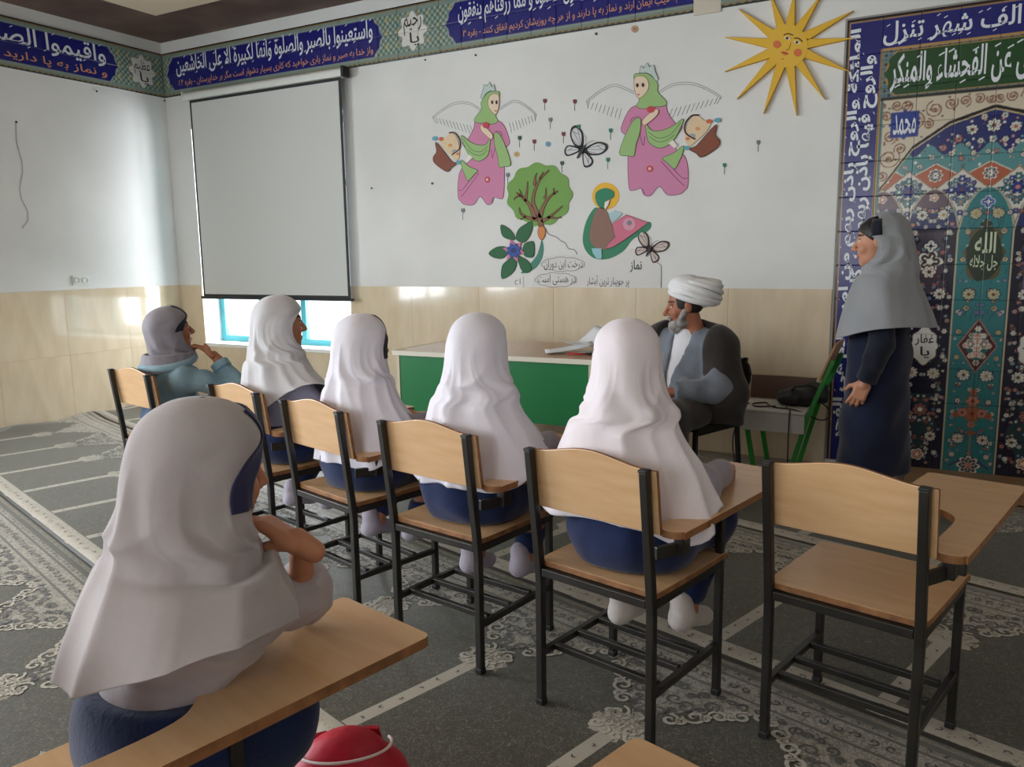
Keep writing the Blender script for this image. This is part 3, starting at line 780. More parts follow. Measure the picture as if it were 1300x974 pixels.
def make_chair():
    r = empty('tablet_arm_chair')
    W, D = .19, .385
    for s in (-1, 1):
        p = MB().sweep([(s*W, 0, .0), (s*W, 0, .40), (s*W, -.006, .47), (s*W, -LEAN, .80)], .0235, up=(1, 0, 0)).build('rear_post', M_TUBE, r, bevel=.003)
        MB().box(s*W-.013, s*W+.013, -LEAN-.014, -LEAN+.014, .797, .806).build('end_cap', M_CAP, p, bevel=.003)
        MB().box(s*W-.0135, s*W+.0135, -.0135, .0135, 0, .02).build('foot_cap', M_CAP, p, bevel=.003)
        top = TABZ-.035 if s > 0 else SEATZ-.002
        q = MB().bar((s*W, D, 0), (s*W, D, top), .0225, up=(0, 1, 0)).build('front_leg', M_TUBE, r, bevel=.003)
        MB().box(s*W-.013, s*W+.013, D-.013, D+.013, 0, .02).build('foot_cap', M_CAP, q, bevel=.003)
        MB().bar((s*W, .012, .165), (s*W, D-.012, .165), .020).build('side_rail', M_TUBE, r, bevel=.002)
        MB().bar((s*W, .012, SEATZ-.014), (s*W, D-.012, SEATZ-.014), .024).build('seat_rail', M_TUBE, r, bevel=.002)
    for y in (.06, .175, .29):
        MB().bar((-W+.012, y, .168), (W-.012, y, .168), .019).build('footrest_bar', M_TUBE, r, bevel=.002)
    for y in (.0, D): MB().bar((-W+.013, y, SEATZ-.014), (W-.013, y, SEATZ-.014), .024).build('seat_crossbar', M_TUBE, r, bevel=.002)
    seat = smooth_poly([(-.195, .005, 1), (.195, .005, 1), (.203, .05), (.205, .36), (.19, .405), (0, .41), (-.19, .405), (-.205, .36), (-.203, .05)], 4)
    board(seat, SEATZ, SEATZ+.018, 'seat', r)
    back = [(-.205, .625, 1), (.215, .625, 1), (.215, .800, 1)]+[(x, .800+.026*(.5+.5*math.cos(math.pi*min(1, abs(x+.0)/.19)))) for x in np.linspace(.205, -.195, 24)]+[(-.205, .800, 1)]
    bp = [p[:2] for p in back]
    board(bp, 0, .014, 'backrest', r, lambda x, z, t: (x, .016-LEAN*(z-.47)/.33+t, z))
    tab = smooth_poly([(.270, .02), (.276, .08), (.272, .732, 1), (.268, .742, 1), (.258, .748, 1), (.014, .748, 1), (.004, .743, 1), (.0, .733, 1), (-.004, .47), (.02, .405), (.09, .375), (.155, .34), (.186, .27), (.188, .06), (.20, .015), (.235, .0)], 5)
    t = board(tab, TABZ-.020, TABZ, 'writing_tablet', r)
    MB().bar((.19, .014, TABZ-.075), (.222, .10, TABZ-.075), .016, .034).build('bracket_arm', M_TUBE, t, bevel=.002)
    MB().box(.208, .238, .075, .115, TABZ-.09, TABZ-.020).build('bracket', M_TUBE, t, bevel=.003)
    MB().bar((.20, .38, TABZ-.031), (.20, .66, TABZ-.031), .03, .022).build('support_rail', M_TUBE, t, bevel=.002)
    return r
CHAIRS = {  # x, y, heading (deg, clockwise from the front wall's normal)
 'denim': (-3.558, 2.554, 10.7), 'lilac': (-2.666, 2.405, 13.2), 'third': (-2.073, 2.241, 15.0), 'fourth': (-1.465, 2.10, 9.5), 'fifth': (-.835, 1.96, 12.3), 'empty': (-.205, 2.095, 13.0), 'front': (-1.255, .49, 13.0), 'corner': (-.565, .31, 15.0)}
CH_LABEL = {'denim': 'tablet-arm chair under the pupil in the denim jacket', 'lilac': 'tablet-arm chair under the pupil seen in profile in the off-white headscarf', 'third': 'tablet-arm chair under the pupil whose white headscarf has a navy headband', 'fourth': 'tablet-arm chair under the pupil in front of the green desk panel', 'fifth': 'tablet-arm chair under the pupil with white-socked feet on the footrest', 'empty': 'empty wooden tablet-arm chair with black frame, its bare seat in view', 'front': 'tablet-arm chair whose tablet carries the elbow of the grey-scarfed pupil', 'corner': 'tablet-arm chair of which only the corner of a bare tablet shows'}
_c0 = None
CHAIR = {}
for k, (x, y, a) in CHAIRS.items():
    if _c0 is None: c = _c0 = make_chair()
    else: c = copy_tree(_c0)
    c.location = (x, y, .0095); c.rotation_euler = (0, 0, -math.radians(a))
    tag(c, CH_LABEL[k], 'chair', 'tablet-arm chairs of beech laminate and black tube'); CHAIR[k] = c

# ------------------------------------------------------------------ desk with green panel, papers, pen
M_DTOP = mat('tan_desk_laminate', srgb(186, 150, 116), .3, c2=srgb(170, 132, 98), nscale=3, stretch=(12, 2, 12))
M_GREEN = mat('green_panel_paint', srgb(24, 122, 66), .32, .5)
M_CREAM = mat('cream_edge_trim', srgb(226, 220, 204), .45)
M_PLY = mat('pale_laminate', srgb(214, 200, 176), .5)
desk = tag(empty('teacher_desk', (-2.50, 4.58, .0095), math.radians(2)), 'long teacher\'s desk with green front panel, cream edging and tan top', 'desk')
MB().box(-.70, .70, -.40, .42, .725, .75).build('desk_top', M_DTOP, desk, bevel=.003)
MB().box(-.705, .705, -.408, -.400, .722, .752).build('edge_trim', M_CREAM, desk, bevel=.002)
for s in (-1, 1): MB().box(s*.702-.004, s*.702+.004, -.40, .42, .722, .752).build('edge_trim', M_CREAM, desk, bevel=.002)
MB().box(-.66, .66, -.385, -.367, .345, .722).build('front_panel', M_GREEN, desk, bevel=.002)
for s in (-1, 1):
    MB().box(s*.672-.012, s*.672+.012, -.39, .38, .05, .724).build('side_panel', M_PLY, desk, bevel=.002)
    for y in (-.36, .35): MB().box(s*.672-.02, s*.672+.02, y-.02, y+.02, 0, .05).build('foot', M_CAP, desk, bevel=.002)
M_PAPER = mat('white_paper', srgb(226, 228, 232), .7)
def sheet(loc, w, h, rz, lift, name, label, m=M_PAPER, n=8, curl=.03, fold=0.):
    vs = []; fs = []
    for i in range(n+1):
        for j in range(n+1):
            x, y = (i/n-.5)*w, (j/n-.5)*h
            vs.append((x, y, lift*(i/n)**1.5+curl*(j/n-.5)**2+fold*abs(i/n-.5)))
    for i in range(n):
        for j in range(n): a = i*(n+1)+j; fs.append((a, a+n+1, a+n+2, a+1))
    o = MB().add(vs, fs).build(name, m, None, smooth=True, fix=False)
    o.location = loc; o.rotation_euler = (0, 0, rz); s = o.modifiers.new('thick', 'SOLIDIFY'); s.thickness = .0012
    return tag(o, label, 'paper')
sheet((-2.08, 4.50, .762), .30, .21, .5, .05, 'paper_sheet', 'curled white paper sheet on the desk, nearest the desk\'s front edge')
sheet((-1.99, 4.62, .768), .24, .32, .9, .09, 'paper_sheet', 'white paper standing up crumpled behind the flat sheet on the desk', fold=.08)
sheet((-1.88, 4.56, .7625), .21, .30, -.3, .02, 'paper_sheet', 'grey-shadowed white paper under the crumpled one on the desk')
pn = tag(empty('ballpoint_pen', (-1.97, 4.40, .7662), .15), 'red ballpoint pen lying beside the papers on the desk', 'pen')
MB().tube([(-.07, 0, 0), (.045, 0, 0)], .0055).build('barrel', mat('red_plastic', srgb(190, 40, 40), .35), pn, smooth=True)
MB().tube([(.045, 0, 0), (.075, 0, 0)], .0062).build('pen_cap', mat('dark_plastic', srgb(34, 30, 36), .4), pn, smooth=True)

# ------------------------------------------------------------------ projection screen
M_SCREEN = mat('screen_fabric', srgb(206, 208, 206), .75, .2)
M_SBLACK = mat('screen_black_border', srgb(30, 32, 34), .6)
M_CASE = mat('white_screen_case', srgb(222, 224, 220), .4)
scr = tag(empty('projection_screen', (-5.41, YF-.08, 1.0)), 'pull-down projection screen with black border hanging over the window', 'projection screen')
W2 = .905
MB().box(-W2, W2, -.002, .002, .02, 1.83).build('black_border', M_SBLACK, scr)
MB().box(-W2+.025, W2-.025, -.0045, -.0005, .045, 1.80).build('screen_fabric', M_SCREEN, scr)
MB().lathe([(.012, -W2-.03), (.014, -W2-.02), (.014, W2+.02), (.012, W2+.03)], 12).build('bottom_rod', M_SBLACK, scr, smooth=True).matrix_local = Matrix.Translation((0, 0, .012)) @ Matrix.Rotation(math.pi/2, 4, 'Y')
MB().prism(smooth_poly([(-.035, 0, 1), (-.035, .05), (0, .075), (.04, .07, 1), (.04, 0, 1)], 5), -W2-.05, W2+.03, lambda y, z, x: (x, y, z+1.825)).build('roller_case', M_CASE, scr, bevel=.003)
MB().box(W2+.03, W2+.06, -.04, .045, 1.82, 1.905).build('case_end_cap', M_SBLACK, scr, bevel=.006)
MB().box(-W2-.065, -W2-.05, -.04, .045, 1.82, 1.905).build('case_end_cap', M_CASE, scr, bevel=.006)
for s in (-1, 1): MB().box(s*.7-.015, s*.7+.015, .035, .08, 1.84, 1.90).build('wall_bracket', M_CASE, scr)

# ------------------------------------------------------------------ wall socket and a crack in the left wall, built as a thin tube
sk = tag(empty('wall_socket', (XL, 4.37, 1.205)), 'small white double wall socket on the left wall', 'socket')
MB().box(.0, .012, -.075, .075, -.042, .042).build('plate', M_CASE, sk, bevel=.003)
for s in (-1, 1):
    q = MB().lathe([(.028, 0), (.028, .010), (.022, .010), (.020, .004)], 16).build('outlet', M_CASE, sk, smooth=False); q.matrix_local = Matrix.Translation((.010, s*.036, 0)) @ Matrix.Rotation(math.pi/2, 4, 'Y')
ck = [(20, 155), (21, 180), (28, 205), (29, 218), (25, 240), (27, 252), (35, 268), (36, 280), (28, 290)]
cp = [hit(a, b, 'x', XL+.002) for a, b in ck]
tag(MB().tube([tuple(p) for p in cp], .0016, 5).build('thin_wire', mat('dark_wire', srgb(120, 120, 116), .6), smooth=True), 'thin dark wire trailing down the left wall from a nail', 'wire')
for (a, b) in ((20, 155), (122, 116), (208, 128)):
    p = hit(a, b, 'x', XL)
    n_ = MB().lathe([(.003, 0), (.003, .008), (.009, .009), (.007, .013)], 10).build('wall_nail', M_CAP, smooth=True); n_.matrix_world = Matrix.Translation(p) @ Matrix.Rotation(math.pi/2, 4, 'Y')
    tag(n_, {20: 'nail in the left wall holding the thin wire', 122: 'nail in the left wall under the tile frieze', 208: 'nail in the room corner under the tile frieze'}[a], 'nail')

# ------------------------------------------------------------------ green-framed chair by the niche, with bag and cables
gc = tag(empty('school_chair', (-.86, 5.0, .0095)), 'green-framed school chair with white seat standing between the man and the tiled niche', 'chair')
M_GTUBE = mat('green_painted_tube', srgb(30, 132, 40), .35)
M_GWOOD = mat('chair_back_laminate', srgb(196, 150, 104), .4, c2=srgb(180, 132, 86), nscale=4)
M_GSEAT = mat('white_seat_laminate', srgb(206, 202, 196), .4)
for y in (-.20, .18):
    MB().sweep([(.055, y, 0), (.16, y, .40), (.285, y, .74)], .026, .034, up=(0, 1, 0)).build('rear_post', M_GTUBE, gc, bevel=.004)
    MB().sweep([(-.20, y, .40), (-.13, y, .02), (-.12, y, 0)], .026, .034, up=(0, 1, 0)).build('front_leg', M_GTUBE, gc, bevel=.004)
    MB().bar((-.20, y, .395), (.16, y, .395), .026).build('seat_rail', M_GTUBE, gc, bevel=.003)
MB().box(-.24, .15, -.225, .205, .409, .427).build('seat', M_GSEAT, gc, bevel=.006)
MB().box(-.235, .145, -.224, -.216, .30, .409).build('seat_apron', M_GSEAT, gc, bevel=.003)
MB().prism(smooth_poly([(-.21, .62, 1), (.19, .62, 1), (.19, .80), (.14, .83), (-.16, .83), (-.21, .80)], 4), 0, .014, lambda y, z, t: (.130+.36*(z-.40)+t, y, z)).build('backrest', M_GWOOD, gc, bevel=.004)
bd = tag(MB().prism(smooth_poly([(-.21, 0, 1), (.17, .0, 1), (.18, .13), (.15, .145), (-.18, .145), (-.21, .13)], 4), 0, .018).build('brown_board', mat('dark_brown_board', srgb(84, 56, 44), .5), bevel=.003), 'dark brown board leaning on the wall behind the green chair\'s seat', 'board')
bd.matrix_world = Matrix.Translation((-.90, 5.19, .4372)) @ Matrix.Rotation(math.radians(78), 4, 'X')
M_BAG = mat('black_nylon', srgb(22, 21, 24), .55, c2=srgb(34, 33, 36), nscale=14, bump=.3, bscale=40)
# ------------------------------------------------------------------ implicit surfaces (bodies, clothes, bags)
def cap(a, b, ra, rb=None, sx=1., sy=1., sz=1.):
    a = np.array(a, np.float32); b = np.array(b, np.float32); rb = ra if rb is None else rb
    sc = np.array([sx, sy, sz], np.float32); ab = (b-a)*sc; L = float(ab@ab)+1e-9
    def f(x, y, z):
        px, py, pz = (x-a[0])*sc[0], (y-a[1])*sc[1], (z-a[2])*sc[2]
        t = np.clip((px*ab[0]+py*ab[1]+pz*ab[2])/L, 0, 1)
        return np.sqrt((px-ab[0]*t)**2+(py-ab[1]*t)**2+(pz-ab[2]*t)**2)-(ra+(rb-ra)*t)
    return f
def ell(c, r, rot=None):
    c = np.array(c, np.float32); r = np.array(r, np.float32)
    def f(x, y, z):
        p = [x-c[0], y-c[1], z-c[2]]
        if rot is not None:
            q = rot.T; p = [q[i, 0]*p[0]+q[i, 1]*p[1]+q[i, 2]*p[2] for i in range(3)]
        k0 = np.sqrt(sum((p[i]/r[i])**2 for i in range(3))); k1 = np.sqrt(sum((p[i]/r[i]**2)**2 for i in range(3)))+1e-6
        return k0*(k0-1)/k1
    return f
def rbox(c, hx, r):
    c = np.array(c, np.float32)
    def f(x, y, z):
        q = [np.abs(x-c[0])-hx[0]+r, np.abs(y-c[1])-hx[1]+r, np.abs(z-c[2])-hx[2]+r]
        return np.sqrt(sum(np.maximum(t, 0)**2 for t in q))+np.minimum(np.maximum(q[0], np.maximum(q[1], q[2])), 0)-r
    return f
def plane(p, n):
    p = np.array(p, np.float32); n = np.array(n, np.float32); n = n/np.linalg.norm(n)
    return lambda x, y, z: (x-p[0])*n[0]+(y-p[1])*n[1]+(z-p[2])*n[2]
def smin(a, b, k):
    h = np.maximum(k-np.abs(a-b), 0)/k
    return np.minimum(a, b)-h*h*k*.25
def un(k, *fs):
    def f(x, y, z):
        d = fs[0](x, y, z)
        for g in fs[1:]: d = smin(d, g(x, y, z), k)
        return d
    return f
def cut(f, *ps):
    def g(x, y, z):
        d = f(x, y, z)
        for p in ps: d = np.maximum(d, p(x, y, z))
        return d
    return g
def sub(f, *gs, k=.01):
    def h(x, y, z):
        d = f(x, y, z)
        for g in gs: d = -smin(-d, g(x, y, z), k)
        return d
    return h
def creased(f, amp, freq, seed):
    rg = np.random.default_rng(seed); D = rg.normal(size=(5, 3)); D /= np.linalg.norm(D, axis=1)[:, None]; ph = rg.uniform(0, 6, 5); fr = freq*rg.uniform(.6, 1.6, 5)
    def g(x, y, z):
        w = 0
        for i in range(5):
            q = (x*D[i, 0]+y*D[i, 1]+z*D[i, 2])*fr[i]+ph[i]
            w = w+np.sin(q+1.4*np.sin(q*.37+ph[i-1]+(x*D[i-1, 0]+z*D[i-1, 2])*freq*.7))
        return f(x, y, z)+amp*w/2.2
    return g
def surf(f, lo, hi, h):
    """surface nets"""
    ax = [np.arange(lo[i], hi[i]+h, h, dtype=np.float32) for i in range(3)]
    X, Y, Z = np.meshgrid(*ax, indexing='ij')
    D = f(X, Y, Z).astype(np.float32); S = D < 0
    nx, ny, nz = D.shape
    cs = [(i, j, k) for i in (0, 1) for j in (0, 1) for k in (0, 1)]
    sl = lambda A, c: A[c[0]:nx-1+c[0], c[1]:ny-1+c[1], c[2]:nz-1+c[2]]
    cnt = sum(sl(S, c).astype(np.int8) for c in cs)
    act = np.argwhere((cnt > 0) & (cnt < 8))
    n = len(act)
    if n == 0: return np.zeros((0, 3), np.float32), np.zeros((0, 4), np.int32)
    acc = np.zeros((n, 3), np.float32); num = np.zeros(n, np.float32)
    dv = {c: D[act[:, 0]+c[0], act[:, 1]+c[1], act[:, 2]+c[2]] for c in cs}
    for c in cs:
        for a in range(3):
            if c[a] == 0:
                d = list(c); d[a] = 1; d = tuple(d); va, vb = dv[c], dv[d]
                m = (va < 0) != (vb < 0); t = np.where(m, va/np.where(m, va-vb, 1), 0)
                p = np.tile(np.array(c, np.float32), (n, 1)); p[:, a] = t
                acc += p*m[:, None]; num += m
    V = (act+acc/num[:, None])*h+np.array([a[0] for a in ax], np.float32)
    idx = np.full((nx-1, ny-1, nz-1), -1, np.int32); idx[tuple(act.T)] = np.arange(n)
    Fs = []
    for a in range(3):
        b, c = (a+1) % 3, (a+2) % 3
        s0 = [slice(None)]*3; s1 = [slice(None)]*3
        s0[a] = slice(0, D.shape[a]-1); s1[a] = slice(1, D.shape[a])
        ch = S[tuple(s0)] != S[tuple(s1)]
        e = np.argwhere(ch); e = e[(e[:, b] > 0) & (e[:, c] > 0) & (e[:, b] < D.shape[b]-1) & (e[:, c] < D.shape[c]-1)]
        if len(e) == 0: continue
        def cell(db, dc):
            q = e.copy(); q[:, b] -= db; q[:, c] -= dc; return idx[tuple(q.T)]
        quad = np.stack([cell(1, 1), cell(0, 1), cell(0, 0), cell(1, 0)], -1)
        ins = S[tuple(e.T)]; quad[~ins] = quad[~ins][:, ::-1]
        Fs.append(quad)
    Fq = np.concatenate(Fs); Fq = Fq[(Fq >= 0).all(1)]
    return V, Fq
def relax(V, Fq, it=2, lam=.5):
    for _ in range(it):
        acc = np.zeros_like(V); num = np.zeros(len(V), np.float32)
        for i in range(4):
            a, b = Fq[:, i], Fq[:, (i+1) % 4]
            np.add.at(acc, a, V[b]); np.add.at(num, a, 1); np.add.at(acc, b, V[a]); np.add.at(num, b, 1)
        V = V+lam*(acc/np.maximum(num, 1)[:, None]-V)
    return V
def sdf_obj(name, f, lo, hi, h, m, parent=None, it=1):
    V, Fq = surf(f, lo, hi, h)
    V = relax(V, Fq, it)
    return link(name, np_mesh(name, V, Fq), m, parent, True)
def rotm(yaw=0., pitch=0., roll=0.):
    """head frame: yaw to the person's right, pitch up, roll toward the right shoulder (radians)"""
    cy, sy = math.cos(-yaw), math.sin(-yaw); Rz = np.array([[cy, -sy, 0], [sy, cy, 0], [0, 0, 1]])
    c, s = math.cos(pitch), math.sin(pitch); Rx = np.array([[1, 0, 0], [0, c, -s], [0, s, c]])
    c, s = math.cos(roll), math.sin(roll); Ry = np.array([[c, 0, s], [0, 1, 0], [-s, 0, c]])
    return Rz@Ry@Rx
def lerp(a, b, t): return tuple(np.array(a)*(1-t)+np.array(b)*t)

# black bag and cable on the green chair
bag = tag(empty('projector_bag', (-.76, 5.03, .4365)), 'soft black equipment bag slumped on the green chair\'s white seat', 'bag')
sdf_obj('bag_body', creased(un(.05, ell((0, 0, .055), (.13, .10, .055)), ell((.06, .02, .09), (.075, .07, .055)), ell((-.09, -.01, .04), (.07, .06, .038))), .006, 60, 3), (-.2, -.15, .0), (.2, .15, .19), .008, M_BAG, bag)
MB().tube([(.10, -.03, .10), (.05, -.09, .14), (-.04, -.08, .125), (-.09, -.02, .07)], .007, 6).build('strap', M_BAG, bag, smooth=True)
def wire(pts, r, label, name='power_cable', c=(20, 20, 22)):
    P = [np.array(p, float) for p in pts]; out = []
    for i in range(len(P)-1):
        a, b, cc, d = P[max(i-1, 0)], P[i], P[i+1], P[min(i+2, len(P)-1)]
        for t in np.linspace(0, 1, 7, endpoint=False): out.append(tuple(.5*((2*b)+(-a+cc)*t+(2*a-5*b+4*cc-d)*t*t+(-a+3*b-3*cc+d)*t**3)))
    out.append(tuple(P[-1]))
    return tag(MB().tube(out, r, 6).build(name, mat('cable_black', srgb(*c), .5), smooth=True), label, 'cable')
wire([(-.90, 4.90, .4425), (-1.0, 4.85, .4425), (-1.04, 4.93, .4425), (-.98, 5.0, .4425), (-.95, 4.92, .446), (-.90, 4.86, .4425), (-.80, 4.84, .4425), (-.72, 4.80, .43), (-.64, 4.80, .40), (-.60, 4.86, .40), (-.60, 4.95, .43), (-.66, 5.0, .47)], .0045, 'black cable looped over the seat edge of the green chair')
wire([(-.84, 4.90, .4425), (-.80, 4.80, .441), (-.795, 4.755, .42), (-.795, 4.75, .25), (-.79, 4.76, .05), (-.76, 4.80, .015), (-.60, 4.86, .014)], .004, 'black cable hanging straight down from the green chair\'s seat to the carpet')
wire([(-1.06, 4.93, .4425), (-1.115, 4.93, .43), (-1.13, 4.92, .34), (-1.15, 4.9, .2), (-1.12, 4.87, .05), (-1.08, 4.85, .018), (-1.00, 4.82, .016)], .004, 'brown cable hanging beside the man\'s chair leg to the carpet', c=(84, 56, 44))

# red backpack on the carpet
bk = tag(empty('backpack', (-1.15, 1.27, .0105), math.radians(41)), 'red backpack with a thin white piping line on the carpet beside the elbow tablet', 'backpack')
M_RED = mat('red_nylon', srgb(196, 20, 54), .5, c2=srgb(172, 14, 44), nscale=10, bump=.15, bscale=50)
bodyf = un(.06, ell((0, 0, .14), (.125, .085, .15)), rbox((0, 0, .10), (.125, .08, .10), .05), ell((0, -.07, .10), (.09, .05, .09)))
sdf_obj('bag_body', creased(bodyf, .004, 30, 4), (-.18, -.16, 0), (.18, .14, .32), .009, M_RED, bk)
pp = []
for a in np.linspace(-1.9, 1.9, 40): pp.append((.104*math.sin(a), -.074*math.cos(a), .243+.010*math.cos(a)))
MB().tube(pp, .0035, 6).build('piping', mat('white_piping', srgb(230, 210, 210), .6), bk, smooth=True)
MB().tube([(-.03, .075, .19), (-.02, .10, .20), (.02, .10, .20), (.03, .075, .19)], .008, 8).build('grab_loop', M_RED, bk, smooth=True)
for s in (-1, 1): MB().sweep([(s*.06, .07, .24), (s*.07, .12, .17), (s*.08, .09, .06)], .035, .008).build('shoulder_strap', M_RED, bk)

# the man's chair
mc = tag(empty('metal_chair', (-1.283, 4.40, .0095), math.radians(180-20)), 'black metal-framed chair under the seated man in the turban', 'chair')
M_BKM = mat('black_metal', srgb(26, 24, 24), .4)
M_SEATB = mat('black_vinyl', srgb(30, 27, 26), .5)
for s in (-1, 1):
    MB().sweep([(s*.20, -.22, 0), (s*.19, -.19, .40), (s*.19, -.20, .46), (s*.19, -.26, .76)], .024, up=(1, 0, 0)).build('rear_leg', M_BKM, mc, bevel=.004)
    MB().sweep([(s*.20, .22, 0), (s*.19, .20, .395)], .024, up=(1, 0, 0)).build('front_leg', M_BKM, mc, bevel=.004)
    MB().bar((s*.19, -.18, .385), (s*.19, .19, .385), .022).build('seat_rail', M_BKM, mc)
MB().prism(smooth_poly([(-.21, -.19), (.21, -.19), (.22, .18), (.18, .22), (-.18, .22), (-.22, .18)], 4), .397, .43).build('seat', M_SEATB, mc, bevel=.01)
MB().prism(smooth_poly([(-.20, .56), (.20, .56), (.19, .75), (-.19, .75)], 5), 0, .02, lambda x, z, t: (x, -.21-.2*(z-.46)-t+.024, z)).build('backrest', M_SEATB, mc, bevel=.006)

# small notebook on the tablet of the fourth chair
def on_chair(key, lx, ly, z):
    x, y, a = CHAIRS[key]; a = math.radians(a)
    return (x+lx*math.cos(a)+ly*math.sin(a), y-lx*math.sin(a)+ly*math.cos(a), z)
nb = tag(empty('notebook', on_chair('fourth', .222, .235, TABZ+.0097), .4), 'small pale notebook on the tablet beside the pupil in front of the desk', 'notebook')
MB().box(-.032, .032, -.045, .045, .0015, .010).build('pages', mat('pale_pages', srgb(214, 212, 206), .7), nb)
for z in (0, .010): MB().box(-.034, .034, -.047, .047, z, z+.0016).build('cover', mat('notebook_cover', srgb(150, 148, 150), .5), nb, bevel=.0005)
# ------------------------------------------------------------------ cut-out wall decorations (flat foam and paper on the front wall)
def wxz(q): h = hit(q[0], q[1], 'y', YF); return (float(h[0]), float(h[2]))
class Art:
    def __init__(s, name, label, cat, center, conv, group=None, base=.0012):
        x, z = wxz(conv(center)); s.conv = conv; s.base = base; s.L = 0
        s.root = tag(empty(name, (x, YF, z)), label, cat, group)
    def add(s, o): return par_local(o, s.root)
    def poly(s, name, pts, c, layer, smooth=True, th=.0022, line=None, lw=.0016, m=None):
        P = [wxz(s.conv(q)) for q in pts]
        if smooth: P = smooth_poly(P, 4)
        t0 = s.base+layer*.0022
        o = s.add(MB().prism(P, t0-.0008 if layer else .0, t0+th, lambda x, z, t: (x, YF-t, z)).build(name, m or mat('art_%d_%d_%d' % c, srgb(*c), .6)))
        if line:
            k = MB().tube([(x, YF-t0-th, z) for x, z in P], lw, 4, closed=True).build('outline', mat('art_%d_%d_%d' % line, srgb(*line), .6))
            k.parent = o
        return o
    def disc(s, name, c, r, col, layer, squash=1., rot=0., n=18, line=None):
        pts = [(c[0]+r*math.cos(a)*math.cos(rot)-r*squash*math.sin(a)*math.sin(rot), c[1]+r*math.cos(a)*math.sin(rot)+r*squash*math.sin(a)*math.cos(rot)) for a in np.linspace(0, 2*math.pi, n, endpoint=False)]
        return s.poly(name, pts, col, layer, False, line=line)
    def stroke(s, name, lines, w, col, layer):
        """ink lines: thin flat-ish tubes"""
        m = MB(); t0 = s.base+layer*.0022
        for ln in lines:
            P = [wxz(s.conv(q)) for q in ln]
            if len(P) > 2:
                A = [np.array(p) for p in P]; out = []
                for i in range(len(A)-1):
                    a, b, c, d = A[max(i-1, 0)], A[i], A[i+1], A[min(i+2, len(A)-1)]
                    for t in (0, .25, .5, .75): out.append(tuple(.5*((2*b)+(-a+c)*t+(2*a-5*b+4*c-d)*t*t+(-a+3*b-3*c+d)*t**3)))
                P = out+[tuple(A[-1])]
            m.tube([(x, YF-t0-.0005, z) for x, z in P], w, 4)
        o = s.add(m.build(name, mat('art_%d_%d_%d' % col, srgb(*col), .6))); o['kind'] = 'stuff' if len(lines) > 1 else 'part'
        if len(lines) == 1: del o['kind']
        return o

